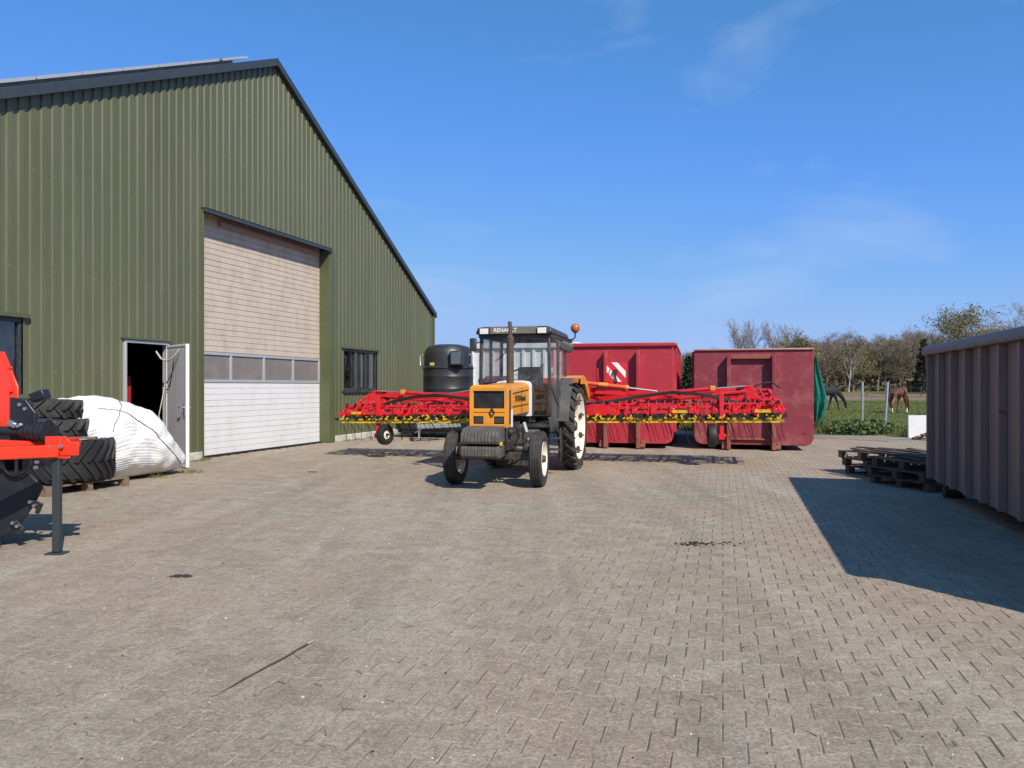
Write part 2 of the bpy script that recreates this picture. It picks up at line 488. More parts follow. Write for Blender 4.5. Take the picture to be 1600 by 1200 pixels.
def ground_mat(name, kind):
    m = bpy.data.materials.new(name)
    m.use_nodes = True
    t = m.node_tree
    L = t.links.new
    N = t.nodes.new
    p = t.nodes['Principled BSDF']
    geo = N('ShaderNodeNewGeometry')
    pos = geo.outputs['Position']

    def noise(s, d=6, r=.6, vec=None):
        n = N('ShaderNodeTexNoise')
        n.inputs['Scale'].default_value = s
        n.inputs['Detail'].default_value = d
        n.inputs['Roughness'].default_value = r
        L(vec or pos, n.inputs[0])
        return n.outputs[0]

    def mr(v, a, b, c, d):
        x = N('ShaderNodeMapRange')
        for i, k in enumerate((a, b, c, d)):
            x.inputs[i + 1].default_value = k
        L(v, x.inputs[0])
        return x.outputs[0]

    def mix(f, a, b, mode='MIX'):
        x = N('ShaderNodeMix')
        x.data_type = 'RGBA'
        x.blend_type = mode
        for i, k in ((0, f), (6, a), (7, b)):
            if isinstance(k, (int, float)):
                x.inputs[i].default_value = k
            elif isinstance(k, tuple):
                x.inputs[i].default_value = k + (1,)
            else:
                L(k, x.inputs[i])
        return x.outputs[2]
    if kind == 'paver':
        oi = N('ShaderNodeObjectInfo')
        ad = N('ShaderNodeMath')
        ad.operation = 'ADD'
        L(oi.outputs['Random'], ad.inputs[0])
        L(geo.outputs['Random Per Island'], ad.inputs[1])
        fr = N('ShaderNodeMath')
        fr.operation = 'FRACT'
        L(ad.outputs[0], fr.inputs[0])
        c = mix(fr.outputs[0], (.305, .258, .196), (.385, .332, .258))
        c = mix(mr(noise(.45, 4), .42, .62, 0, .7), c, (.38, .278, .215))            # pinkish areas
        c = mix(mr(noise(.9, 5, .7), .52, .72, 0, .5), c, (.250, .222, .180))       # greyer dirty areas
        mpx = N('ShaderNodeMapping')
        mpx.inputs['Rotation'].default_value = (0, 0, R(24))
        mpx.inputs['Scale'].default_value = (1.5, .16, 1)
        L(pos, mpx.inputs[0])
        c = mix(mr(noise(.8, 5, .65, mpx.outputs[0]), .50, .64, 0, .6), c, (.42, .37, .295))   # worn light tracks
        mpy = N('ShaderNodeMapping')
        mpy.inputs['Rotation'].default_value = (0, 0, R(-8))
        mpy.inputs['Scale'].default_value = (1.7, .14, 1)
        mpy.inputs['Location'].default_value = (3.1, 1.7, 0)
        L(pos, mpy.inputs[0])
        c = mix(mr(noise(.9, 5, .65, mpy.outputs[0]), .52, .66, 0, .45), c, (.20, .178, .145))  # darker wheel tracks
        c = mix(mr(noise(2.6, 7, .75), .58, .74, 0, .5), c, (.185, .16, .122))
        c = mix(1.0, c, mix(mr(noise(6.5, 8, .8), .36, .64, 0, 1), (.86, .85, .835), (1.13, 1.13, 1.13)), 'MULTIPLY')
        c = mix(1.0, c, mix(mr(noise(24, 7, .85), .37, .63, 0, 1), (.74, .73, .715), (1.24, 1.24, 1.24)), 'MULTIPLY')
        c = mix(1.0, c, mix(mr(noise(62, 5, .85), .40, .60, 0, 1), (.70, .69, .675), (1.27, 1.27, 1.27)), 'MULTIPLY')
        c = mix(mr(noise(95, 3, .8), .63, .70, 0, .8), c, (.62, .58, .51))
        c = mix(mr(noise(80, 3, .8), .635, .70, 0, .75), c, (.075, .062, .05))
        L(c, p.inputs['Base Color'])
        p.inputs['Roughness'].default_value = .88
        p.inputs['Specular IOR Level'].default_value = .15
        b = N('ShaderNodeBump')
        b.inputs['Strength'].default_value = .8
        b.inputs['Distance'].default_value = .008
        L(noise(45, 8, .85), b.inputs['Height'])
        L(b.outputs[0], p.inputs['Normal'])
    elif kind == 'edge':
        c = mix(mr(noise(2.2, 6, .7), .38, .62, 0, 1), (.20, .170, .132), (.33, .285, .225))
        c = mix(1.0, c, mix(mr(noise(40, 5, .85), .38, .62, 0, 1), (.7, .69, .67), (1.25, 1.25, 1.25)), 'MULTIPLY')
        L(c, p.inputs['Base Color'])
        p.inputs['Roughness'].default_value = .95
        p.inputs['Specular IOR Level'].default_value = .05
    elif kind == 'bed':
        c = mix(mr(noise(1.2), .35, .7, 0, 1), (.060, .050, .038), (.15, .125, .092))
        c = mix(mr(noise(60, 5, .8), .5, .7, 0, .6), c, (.06, .05, .04))
        c = mix(mr(noise(1.7, 5, .7), .60, .72, 0, .5), c, (.06, .085, .03))
        L(c, p.inputs['Base Color'])
        p.inputs['Roughness'].default_value = 1.0
        p.inputs['Specular IOR Level'].default_value = .03
        b = N('ShaderNodeBump')
        b.inputs['Strength'].default_value = .5
        b.inputs['Distance'].default_value = .01
        L(noise(70, 6, .8), b.inputs['Height'])
        L(b.outputs[0], p.inputs['Normal'])
    elif kind == 'dirt':
        c = mix(mr(noise(.8), .35, .7, 0, 1), (.27, .235, .19), (.33, .30, .25))
        c = mix(mr(noise(4, 8, .75), .52, .7, 0, .7), c, (.13, .105, .075))
        c = mix(mr(noise(1.4, 8, .75), .55, .68, 0, .7), c, (.09, .11, .04))
        L(c, p.inputs['Base Color'])
        p.inputs['Roughness'].default_value = 1.0
        p.inputs['Specular IOR Level'].default_value = .03
        b = N('ShaderNodeBump')
        b.inputs['Strength'].default_value = .8
        b.inputs['Distance'].default_value = .03
        L(noise(18, 8, .75), b.inputs['Height'])
        L(b.outputs[0], p.inputs['Normal'])
    elif kind == 'field':
        c = mix(mr(noise(.12, 6, .7), .4, .65, 0, 1), (.165, .175, .065), (.195, .175, .08))
        c = mix(mr(noise(1.5, 8, .8), .45, .7, 0, .6), c, (.12, .14, .04))
        c = mix(mr(noise(.35, 8, .8), .55, .72, 0, .7), c, (.22, .17, .105))
        L(c, p.inputs['Base Color'])
        p.inputs['Roughness'].default_value = 1.0
        p.inputs['Specular IOR Level'].default_value = .03
        b = N('ShaderNodeBump')
        b.inputs['Strength'].default_value = 1
        b.inputs['Distance'].default_value = .06
        L(noise(6, 9, .85), b.inputs['Height'])
        L(b.outputs[0], p.inputs['Normal'])
    else:                                       # trodden earth
        c = mix(mr(noise(.15, 7, .7), .4, .65, 0, 1), (.25, .18, .125), (.21, .165, .10))
        c = mix(mr(noise(.8, 8, .8), .5, .7, 0, .7), c, (.10, .115, .04))
        L(c, p.inputs['Base Color'])
        p.inputs['Roughness'].default_value = 1.0
        p.inputs['Specular IOR Level'].default_value = .03
    return m


M['paver'] = ground_mat('concrete_paver', 'paver')
M['paver_edge'] = ground_mat('soiled_paver_edge', 'edge')
M['bed'] = ground_mat('joint_sand', 'bed')
M['dirt'] = ground_mat('sandy_dirt', 'dirt')
M['field'] = ground_mat('paddock_grass', 'field')
M['earth'] = ground_mat('trodden_earth', 'earth')


def hz(Y):
    return -.02 + max(0.0, Y - 32) * .0052


def terrain(name, xs, ys, zoff, material):
    mb = MB()
    vs = [(x, y, hz(y) + zoff) for y in ys for x in xs]
    n = len(xs)
    mb.add(vs, [(j * n + i, j * n + i + 1, (j + 1) * n + i + 1, (j + 1) * n + i) for j in range(len(ys) - 1) for i in range(n - 1)])
    o = mb.build(name, material, smooth=60)
    tag(o, kind='structure')
    return o


terrain('grass_field', [-900, -60, -30, 0, 20, 40, 60, 90, 140, 900], [-60, 0, 20, 32, 50, 75, 100, 130, 160, 300, 900, 1800], 0, M['field'])
terrain('trodden_earth_strip', [-60, 0, 20, 60, 140, 240], [72, 78, 90, 100, 112], .012, M['earth'])

yard = MB().add([(-40, -25, 0), (45, -25, 0), (45, 22.0, 0), (16, 22.6, 0), (8, 24, 0), (-2, 60, 0), (-40, 60, 0)], [tuple(range(7))])
mb = MB()
mb.add([(-40, -25, -.0045), (45, -25, -.0045), (45, 21.2, -.0045), (16, 22.0, -.0045), (8.5, 23.4, -.0045), (4, 25.5, -.0045), (-1, 40, -.0045), (-40, 60, -.0045)], [tuple(range(8))])
yard = tag(mb.build('paved_yard', M['bed'], smooth=0), kind='structure')
mb = MB()
edge_, back_ = [], []
for k in range(141):
    x = 2.5 + k * .25
    f_ = 22.1 - .17 * (x - 8) + (.5 * math.sin(x * 1.7) + .35 * math.sin(x * 4.1 + 1) + .2 * math.sin(x * 9.7)) * .8
    edge_.append((x, f_, .006))
    back_.append((x, max(f_ + .5, 25.5 - .05 * (x - 8) + (28 - x * .35 - 25 if x < 8 else 0)), .010))
mb.add(edge_ + back_, [(k, k + 1, 142 + k, 141 + k) for k in range(140)])
tag(mb.build('dirt_strip', M['dirt'], smooth=0), kind='structure')

# interlocking double-T pavers, 20 x 16.5 cm, half bond
PW, PH, DD = .20, .165, .012
half, hh = PW / 2 - .0008, PH / 2 - .0008


def paver_ring(inset, z):
    a, b = half - inset, hh - inset
    pts = [(-a, -b - DD), (-.058, -b - DD), (-.036, -b + DD), (.036, -b + DD), (.058, -b - DD), (a, -b - DD)]
    return [(x, y, z) for x, y in pts] + [(-x, -y, z) for x, y in pts]


pr = np.array(paver_ring(.0055, 0.0) + paver_ring(0, -.0035) + paver_ring(0, -.02))
pf = [tuple(range(12))] + [(k, k + 12, (k + 1) % 12 + 12, (k + 1) % 12) for k in range(12)] + [(k + 12, k + 24, (k + 1) % 12 + 24, (k + 1) % 12 + 12) for k in range(12)]
cg, sg = math.cos(YAWG), math.sin(YAWG)
rng = np.random.default_rng(3)
spots = []
for j in range(-10, 190):
    for i in range(-150, 150):
        gx, gy = (i + .5 * (j % 2)) * PW, j * PH
        X, Y = gx * cg - gy * sg, gx * sg + gy * cg
        if Y < 2.2 or Y > 24.5 or abs(X) > .72 * Y + 1.3:
            continue
        if X < -11.302 + .3128 * Y - .1 and Y > 8:
            continue
        if X > 3 and Y > 22.9 - .16 * (X - 8):
            continue
        spots.append((X, Y))
spots = np.array(spots)
infr = np.abs(spots[:, 0]) < .66 * spots[:, 1]
infr &= spots[:, 1] > 3.0
order = np.argsort(np.where(infr, spots[:, 1], 99))
near, rest = spots[order[:300]], spots[order[300:]]


def jig():
    return float(np.clip(rng.normal(0, .0009), -.0013, .0016)), float(np.clip(rng.normal(0, .004), -.008, .008)), float(np.clip(rng.normal(0, .004), -.008, .008)), rng.normal(0, .012)


pm = bpy.data.meshes.new('paver')
pm.from_pydata([tuple(v) for v in pr], [], pf)
pm.materials.append(M['paver'])
pm.materials.append(M['paver_edge'])
pm.polygons.foreach_set('material_index', [0] + [1] * 24)
for X, Y in near:
    o = bpy.data.objects.new('paver', pm)
    C.objects.link(o)
    o.parent = yard
    dz, rx_, ry_, rz_ = jig()
    o.location = (X, Y, dz)
    o.rotation_euler = (rx_, ry_, YAWG + rz_)
nP = len(rest)
allv = np.empty((nP, 36, 3))
for k, (X, Y) in enumerate(rest):
    dz, rx_, ry_, rz_ = jig()
    a = YAWG + rz_
    ca, sa = math.cos(a), math.sin(a)
    px_, py_, pz_ = pr[:, 0], pr[:, 1], pr[:, 2]
    allv[k, :, 0] = X + px_ * ca - py_ * sa
    allv[k, :, 1] = Y + px_ * sa + py_ * ca
    allv[k, :, 2] = pz_ + dz + px_ * ry_ + py_ * rx_
lt = np.array([len(f) for f in pf])
li = np.concatenate([np.array(f) for f in pf])
me = bpy.data.meshes.new('paver_field')
me.vertices.add(nP * 36)
me.vertices.foreach_set('co', allv.ravel())
idx = (li[None, :] + 36 * np.arange(nP)[:, None]).ravel()
me.loops.add(len(idx))
me.loops.foreach_set('vertex_index', idx.astype(np.int32))
tot = np.tile(lt, nP)
me.polygons.add(len(tot))
me.polygons.foreach_set('loop_start', np.concatenate([[0], np.cumsum(tot)[:-1]]).astype(np.int32))
me.polygons.foreach_set('use_smooth', np.zeros(len(tot), dtype=bool))
me.update(calc_edges=True)
me.validate()
me.materials.append(M['paver'])
me.materials.append(M['paver_edge'])
me.polygons.foreach_set('material_index', np.tile(np.array([0] + [1] * 24, dtype=np.int32), nP))
o = bpy.data.objects.new('paver_field', me)
C.objects.link(o)
o.parent = yard
o['kind'] = 'stuff'

# ------------------------------------------------------------------ barn
barn = thing('green_barn', 'large barn clad in olive green corrugated steel with a tall sectional door', 'barn', (-5.63, 18.14, 0), math.atan2(.9544, .2985))
UL, UR, Z0 = -11.2, 9.46, 9.23


def roofz(u):
    return Z0 + .470 * u if u < 0 else Z0 - .537 * u


OPEN = [(-2.46, 2.46, 0, 5.14), (-4.52, -3.50, 0, 2.30), (-9.2, -6.54, 1.38, 2.56), (3.23, 5.20, 1.39, 2.55)]
PROF = [(0, .024), (.090, .024), (.108, 0), (.182, 0), (.200, .024)]


def prof_y(u):
    t = (u - UL) % .2
    for (a, ya), (b, yb) in zip(PROF, PROF[1:]):
        if a <= t <= b:
            return -(ya + (yb - ya) * (t - a) / (b - a))
    return -.024


brk = set()
k = 0
while UL + k * .2 < UR:
    for a, _ in PROF[:-1]:
        brk.add(round(UL + k * .2 + a, 4))
    k += 1
for o_ in OPEN:
    brk |= {o_[0], o_[1]}
brk |= {UL, 0.0, UR}
brk = sorted(b for b in brk if UL <= b <= UR)
nsheet = int(math.ceil((UR - UL) / 1.0))
for sI in range(nsheet):
    a0, a1 = UL + sI, min(UL + sI + 1.0, UR)
    bs_ = [b for b in brk if a0 - 1e-6 <= b <= a1 + 1e-6]
    if not bs_ or bs_[0] > a0 + 1e-4:
        bs_ = [a0] + bs_
    if bs_[-1] < a1 - 1e-4:
        bs_.append(a1)
    mb = MB()
    for ua, ub in zip(bs_, bs_[1:]):
        if ub - ua < 1e-4:
            continue
        um = (ua + ub) / 2
        cuts = [(.17, None)]
        iv = [[.17, 99]]
        for (oa, ob, za, zb) in OPEN:
            if oa < um < ob:
                new = []
                for lo, hi in iv:
                    if za > lo:
                        new.append([lo, za])
                    new.append([max(zb, lo), hi])
                iv = new
        for lo, hi in iv:
            ta = min(hi, roofz(ua) - .14)
            tb = min(hi, roofz(ub) - .14)
            ya, yb = prof_y(ua), prof_y(ub)
            mb.add([(ua, ya, lo), (ub, yb, lo), (ub, yb, tb), (ua, ya, ta)], [(0, 1, 2, 3)])
    if mb.f:
        mb.build('cladding_sheet', M['green'], barn, smooth=0)
# screws in rows
mb = MB()
for zrow in (1.75, 3.35, 4.9, 6.4, 7.7):
    u = UL + .041
    q = 0
    while u < UR:
        inop = any(oa - .1 < u < ob + .1 and za - .1 < zrow < zb + .1 for oa, ob, za, zb in OPEN)
        if zrow < roofz(u) - .4 and not inop and q % 2 == 0:
            mb.box((u, -.026, zrow + random.uniform(-.01, .01)), (.010, .006, .010))
        u += .2
        q += 1
mb.build('fixing_screws', M['alu'], barn, smooth=0, kind='stuff')
# verge trim, roof, other walls
mb = MB().prism([(UL - .2, roofz(UL - .2)), (0, Z0), (0, Z0 - .18), (UL - .2, roofz(UL - .2) - .18)], -.15, -.06)
mb.build('verge_trim', M['anthracite'], barn, bevel=.008)
mb = MB().prism([(0, Z0), (UR + .1, roofz(UR + .1)), (UR + .1, roofz(UR + .1) - .17), (0, Z0 - .17)], -.13, -.06)
mb.build('verge_trim', M['anthracite'], barn, bevel=.008)
mb = MB().prism([(UL - .2, roofz(UL - .2) - .02), (0, Z0 - .02), (0, Z0 - .14), (UL - .2, roofz(UL - .2) - .14)], -.06, 30)
mb.build('roof', M['roof'], barn, smooth=0)
mb = MB().prism([(0, Z0 - .02), (UR + .1, roofz(UR + .1) - .02), (UR + .1, roofz(UR + .1) - .14), (0, Z0 - .14)], -.06, 30)
mb.build('roof', M['roof'], barn, smooth=0)
mb = MB().box((UL + .05, 15, 2), (.1, 29.8, 3.9)).box((UR - .07, 15, 2.05), (.1, 29.8, 4.0)).box((-.8, 29.9, 2.0), (20.4, .1, 4)).prism([(UL, 3.9), (0, Z0 - .2), (UR, 3.9)], 29.8, 29.95)
mb.build('outer_wall', M['green'], barn, smooth=0)
# corner flashing at the right eave
MB().box((UR - .02, -.03, 2.1), (.10, .10, 3.9)).build('corner_flashing', M['greenflat'], barn, bevel=.004)
# plinth
for a, b in ((UL, -4.56), (-3.46, -2.50), (2.74, UR)):
    MB().box(((a + b) / 2, .02, .085), (b - a, .14, .17)).build('plinth', M['plinth'], barn, bevel=.012)
# lintel and jambs of the big door
MB().box((0, .04, 5.16), (4.98, .30, .03)).box((0, -.085, 5.13), (5.0, .05, .09)).build('lintel', M['anthracite'], barn, bevel=.004)
MB().box((-2.475, .11, 2.57), (.05, .32, 5.12)).build('door_jamb', M['greenflat'], barn, bevel=.004)
MB().box((2.475, .11, 2.57), (.05, .32, 5.12)).build('door_jamb', M['greenflat'], barn, bevel=.004)
MB().box((2.61, -.042, 2.57), (.24, .02, 5.12)).build('jamb_flashing', M['greenflat'], barn, bevel=.004)
MB().box((0.3, .20, 5.02), (3.9, .05, .10)).build('door_header_strip', mat('pinkish_rail', (.36, .25, .22), .5), barn)

sdoor = bpy.data.objects.new('sectional_door', None)
C.objects.link(sdoor)
sdoor.parent = barn
sdoor.location = (0, .27, 0)


def door_section(z0, n, h, m):
    mb = MB()
    sh = h / n
    for i in range(n):
        za, zb = z0 + i * sh, z0 + (i + 1) * sh
        mb.prism([(0, za + .006), (-.012, za + .010), (-.012, zb - .005), (0, zb)], -2.45, 2.45, 'x')
    mb.box((0, .02, z0 + h / 2), (4.9, .04, h - .006))
    ob = mb.build('door_section', m, sdoor, smooth=0)
    return ob


for i in range(3):
    door_section(.03 + i * .52, 4, .52, M['doorwhite'])
MB().box((0, -.012, .018), (4.9, .05, .034)).build('bottom_seal', M['rubberblack'], sdoor)
zz = 1.59
fr = MB()
fr.box((0, -.005, zz + .03), (4.9, .05, .06)).box((0, -.005, zz + .62), (4.9, .05, .06))
for xm in (-2.42, -1.21, 0, 1.21, 2.42):
    fr.box((xm, -.005, zz + .325), (.06, .049, .53))
fr.build('window_frame', M['alu'], sdoor, bevel=.004)
for q in range(4):
    MB().box((-1.815 + 1.21 * q, .006, zz + .325), (1.15, .012, .53)).build('window_pane', M['acryl'], sdoor)
for i in range(6):
    door_section(2.245 + i * .49, 4, .49, M['doorbeige'])

# windows
for (a, b, za, zb), npane in ((OPEN[2], 3), (OPEN[3], 3)):
    wf = MB()
    for x in np.linspace(a + .035, b - .035, npane + 1):
        wf.box((x, .03, (za + zb) / 2), (.055, .07, zb - za))
    wf.box(((a + b) / 2, .028, zb - .035), (b - a, .06, .07)).box(((a + b) / 2, .028, za + .035), (b - a, .06, .07))
    wo = wf.build('window', M['winframe'], barn, bevel=.004)
    for q in range(npane):
        xa = a + .035 + (b - a - .07) * q / npane
        xb = a + .035 + (b - a - .07) * (q + 1) / npane
        MB().box(((xa + xb) / 2, .04, (za + zb) / 2), (xb - xa - .055, .01, zb - za - .14)).build('window_pane', M['winglass'], wo)
    MB().box(((a + b) / 2, -.04, zb + .035), (b - a + .16, .10, .07)).build('window_flashing', M['greenflat'], barn, bevel=.004)
    MB().box(((a + b) / 2, -.035, za - .03), (b - a + .12, .09, .06)).build('window_sill', M['winframe'] if a > 0 else M['greenflat'], barn, bevel=.004)
    MB().box(((a + b) / 2, .95, (za + zb) / 2), (b - a + .6, .02, zb - za + .6)).build('window_backing', M['inner'], barn)

# entrance door
MB().box((-4.54, -.01, 1.15), (.05, .13, 2.30)).box((-3.48, -.01, 1.15), (.05, .13, 2.30)).box((-4.01, -.01, 2.32), (1.11, .13, .05)).build('door_frame', M['alu'], barn, bevel=.004)
MB().box((-4.01, -.06, 2.37), (1.2, .10, .03)).build('door_drip', M['greenflat'], barn)
leaf_e = bpy.data.objects.new('entrance_door', None)
C.objects.link(leaf_e)
leaf_e.parent = barn
leaf_e.location = (-3.52, -.07, 0)
# leaf points to world (.69,-.72); barn local angle
lw_ang = math.atan2(-.72, .69) - math.atan2(.9544, .2985)
leaf_e.rotation_euler = (0, 0, lw_ang)
mb = MB()
for i in range(12):
    mb.box((.035 + .0765 * (i + .5), 0, 1.15), (.0725, .034, 2.2))
mb.box((.49, 0, 1.15), (.95, .026, 2.22))
mb.build('leaf_panel', M['doorpanel'], leaf_e, bevel=.003)
MB().box((.985, 0, 1.15), (.05, .062, 2.26)).box((.015, 0, 1.15), (.03, .05, 2.26)).box((.5, 0, 2.262), (.93, .05, .04)).box((.5, 0, .045), (.93, .05, .05)).build('leaf_edge', M['whitepaint'], leaf_e, bevel=.004)
for s_ in (-1, 1):
    MB().box((.93, s_ * .03, 1.08), (.045, .012, .22)).tube((.93, s_ * .03, 1.12), (.93, s_ * .085, 1.12), .011).tube((.93, s_ * .085, 1.12), (.80, s_ * .085, 1.12), .011).build('handle', M['chrome'], leaf_e, bevel=.002)
MB().path([(.72, -.05, 2.18), (.62, -.10, 2.05), (.45, -.16, 1.98), (.25, -.20, 2.02), (.05, -.22, 2.16)], .017, 8).build('door_stay_tube', M['rope'], leaf_e)
MB().path([(.45, -.03, 2.1), (.40, -.05, 1.8), (.25, -.04, 1.55), (.05, -.04, 1.42)], .008, 6).build('cable', M['rubberblack'], leaf_e)
MB().path([(-3.56, -.05, 1.55), (-3.63, -.06, 1.3), (-3.72, -.05, .95), (-3.66, -.06, .75), (-3.58, -.05, .80)], .009, 6).build('hanging_cord', M['rope'], barn)
# dim cupboard inside the doorway
cup = thing('red_cabinet', 'dark red cabinet standing in the gloom just inside the open doorway', 'cabinet', (-6.9, 14.6, 0), math.atan2(.9544, .2985))
MB().box((-.18, .7, .85), (.45, .5, 1.7)).build('body', mat('cabinet_red', (.35, .02, .02), .5), cup, bevel=.01)
for z_ in (.45, 1.25):
    MB().box((-.18, .44, z_), (.41, .02, .75)).build('cabinet_door', mat('cabinet_door_red', (.38, .02, .02), .5), cup, bevel=.005)

# solar panels on the near roof slope
sl = math.atan(.470)
cell = mat('solar_cells', (.012, .016, .035), .12, var=.1)
for col in range(2):
    for rw in range(11):
        s0 = .25 + rw * 1.02 - (.12 if rw == 0 else 0)
        pm_ = bpy.data.objects.new('solar_panel', None)
        C.objects.link(pm_)
        pm_.parent = barn
        sc_ = -(s0 + .5)
        pm_.location = (sc_ * math.cos(sl), .62 + col * 1.68 + .82, Z0 + sc_ * math.sin(sl) + .125)
        pm_.rotation_euler = (0, -sl, 0)
        MB().box((0, 0, 0), (.97, 1.62, .030)).build('cells', cell, pm_)
        f2 = MB()
        for x_ in (-.495, .495):
            f2.box((x_, 0, .002), (.02, 1.65, .055))
        for y_ in (-.82, .82):
            f2.box((0, y_, .002), (.97, .018, .055))
        f2.build('frame', M['alu'], pm_)
mr_ = MB()
for y_ in (.64, 1.9, 2.6, 3.6):
    a_ = Vector((-.75 * math.cos(sl), y_, Z0 - .75 * math.sin(sl) + .055))
    b_ = Vector((-11.2 * math.cos(sl), y_, Z0 - 11.2 * math.sin(sl) + .055))
    mr_.beam(a_, b_, .05, .10)
    for q in range(14):
        p_ = a_.lerp(b_, (q + .3) / 14)
        mr_.box((p_.x, y_, p_.z - .11), (.08, .06, .16))
mr_.build('panel_rail', M['implblack'], barn)

# ------------------------------------------------------------------ wheels
def tyre_profile(R0, w, rim):
    h = w / 2
    return [(rim, -h * .72), (rim + (R0 - rim) * .15, -h * .86), (rim + (R0 - rim) * .5, -h), (R0 - .05 * w - .02, -h * .96), (R0 - .01, -h * .84), (R0, -h * .6), (R0, h * .6), (R0 - .01, h * .84), (R0 - .05 * w - .02, h * .96), (rim + (R0 - rim) * .5, h), (rim + (R0 - rim) * .15, h * .86), (rim, h * .72), (rim + .02, h * .5), (rim + .02, -h * .5)]


def lug_tyre(mb, R0, w, rim, n, lh, lw, sweep, overlap=.06):
    mb.lathe(tyre_profile(R0, w, rim), 48, closed=True)
    for k in range(n):
        for sgn in (-1, 1):
            a = 2 * math.pi * (k + (.5 if sgn > 0 else 0)) / n
            rings = []
            for q in range(5):
                t = q / 4
                z = sgn * (-overlap * w + t * (w * .5 + overlap * w) * 1.0)
                aa = a + sweep * t ** 1.1
                drop = 0 if t < .8 else (t - .8) * .22 * w
                wd = lw / R0 / 2 * (1 + .25 * t)
                ring = []
                for da, rr in ((-wd, -.02), (-wd * .75, lh), (wd * .75, lh), (wd, -.02)):
                    r_ = R0 + rr - drop
                    ring.append((r_ * math.cos(aa + da), r_ * math.sin(aa + da), z))
                rings.append(ring)
            mb.loft(rings)


def rib_tyre(mb, R0, w, rim, ribs=4):
    pr_ = tyre_profile(R0, w, rim)
    out = pr_[:5]
    g = .012
    h = w * .40
    for i in range(ribs):
        a = -h + 2 * h * i / ribs
        b = -h + 2 * h * (i + 1) / ribs
        out += [(R0 - g, a + .004), (R0, a + .010), (R0, b - .010), (R0 - g, b - .004)]
    out += pr_[7:]
    mb.lathe(out, 56, closed=True)


TOX = Matrix.Rotation(R(90), 4, 'Y')             # z axis -> x axis


# ------------------------------------------------------------------ tractor
TY = R(-14.6)
trac = thing('tractor', 'small old orange tractor with a dark glazed cab parked in the middle of the yard', 'tractor', (-.229, 11.71, 0), TY)


def part(mb, name, m, parent=None, **k):
    return mb.build(name, m, trac if parent is None else parent, **k)


def wheel(x, y, Rw, wd, rim, front, steer=0):
    sx = 1 if x > 0 else -1
    e = bpy.data.objects.new('front_wheel' if front else 'rear_wheel', None)
    C.objects.link(e)
    e.parent = trac
    e.location = (x, y, Rw)
    e.rotation_euler = (0, 0, steer)
    mb = MB()
    mb.xf = TOX
    if front:
        rib_tyre(mb, Rw, wd, rim)
    else:
        lug_tyre(mb, Rw - .035, wd, rim, 24, .035, .05, .20)
    mb.build('tyre', M['rubber'], e, smooth=30)
    mb = MB()
    mb.xf = TOX
    s = sx
    if front:
        p = [(.02, .02 * s), (.09, .03 * s), (.10, .01 * s), (rim - .03, .035 * s), (rim - .01, .075 * s), (rim + .012, .088 * s), (rim + .012, .07 * s), (rim - .02, .03 * s), (rim - .02, -.07 * s), (rim + .01, -.085 * s)]
    else:
        p = [(.02, -.02 * s), (.14, -.02 * s), (.15, -.05 * s), (.34, -.06 * s), (.40, .01 * s), (rim - .05, .05 * s), (rim - .02, .10 * s), (rim + .012, .118 * s), (rim + .012, .10 * s), (rim - .03, .07 * s), (rim - .03, -.09 * s), (rim + .012, -.118 * s)]
    mb.lathe(p, 48)
    mb.build('rim', M['cream'], e, smooth=40, fix=True)
    mb = MB()
    mb.xf = TOX
    mb.tube((0, 0, .015 * s), (0, 0, (.10 if front else .06) * s), .065 if front else .10, .05 if front else .08, 16)
    nb = 6 if front else 8
    rb = .082 if front else .13
    for k in range(nb):
        a = 2 * math.pi * k / nb
        mb.tube((rb * math.cos(a), rb * math.sin(a), -.02 * s), (rb * math.cos(a), rb * math.sin(a), (.04 if front else .02) * s), .012, n=6)
    mb.build('hub', M['engine'], e)
    if not front:
        mb = MB()
        mb.xf = TOX
        for k in range(8):
            a = 2 * math.pi * (k + .5) / 8
            c_, s_ = math.cos(a), math.sin(a)
            mb.box((.47 * c_, .47 * s_, .06 * s), (.10, .06, .05), rz=a)
            mb.tube((.5 * c_, .5 * s_, .05 * s), (.5 * c_, .5 * s_, .12 * s), .014, n=6)
        mb.build('rim_lugs', M['engine'], e)
    return e


wheel(-.655, 0, .415, .185, .245, True, R(1))
wheel(.655, 0, .415, .185, .245, True, R(3))
wheel(-.72, 2.60, .78, .27, .585, False)
wheel(.72, 2.60, .78, .27, .585, False)

# chassis
part(MB().box((0, 0, .45), (1.08, .12, .12)).box((0, 0, .52), (.34, .22, .16)), 'front_axle', M['engine'], bevel=.015)
for s in (-1, 1):
    part(MB().tube((s * .53, 0, .34), (s * .53, 0, .60), .045, n=12).tube((s * .50, 0, .42), (s * .66, 0, .42), .04, n=12).beam((s * .53, 0, .52), (s * .50, .20, .50), .05, .04).tube((s * .5, .20, .50), (s * .12, .22, .52), .018, n=8), 'steering_knuckle', M['engine'], bevel=.006)
part(MB().box((0, .38, .74), (.34, .80, .42)).box((.18, .30, .70), (.08, .42, .20)).box((0, .2, .53), (.3, .6, .12)).tube((.19, .0, .8), (.19, .5, .85), .05, n=12).tube((.235, .52, .66), (.235, .70, .66), .055, n=12), 'engine_block', M['engine'], bevel=.02)
part(MB().box((0, 1.35, .68), (.40, 1.2, .42)).box((0, 2.35, .76), (.46, .8, .46)), 'gearbox', M['engine'], bevel=.03)
part(MB().tube((-.62, 2.6, .78), (.62, 2.6, .78), .11, n=14), 'rear_axle', M['engine'])
part(MB().box((-.20, -.25, .62), (.06, .7, .14)).box((.20, -.25, .62), (.06, .7, .14)).box((0, -.56, .66), (.46, .06, .22)), 'front_frame', M['engine'], bevel=.008)
part(MB().box((.33, 1.05, .62), (.20, .55, .36)), 'fuel_tank', M['tgrey'], bevel=.03)
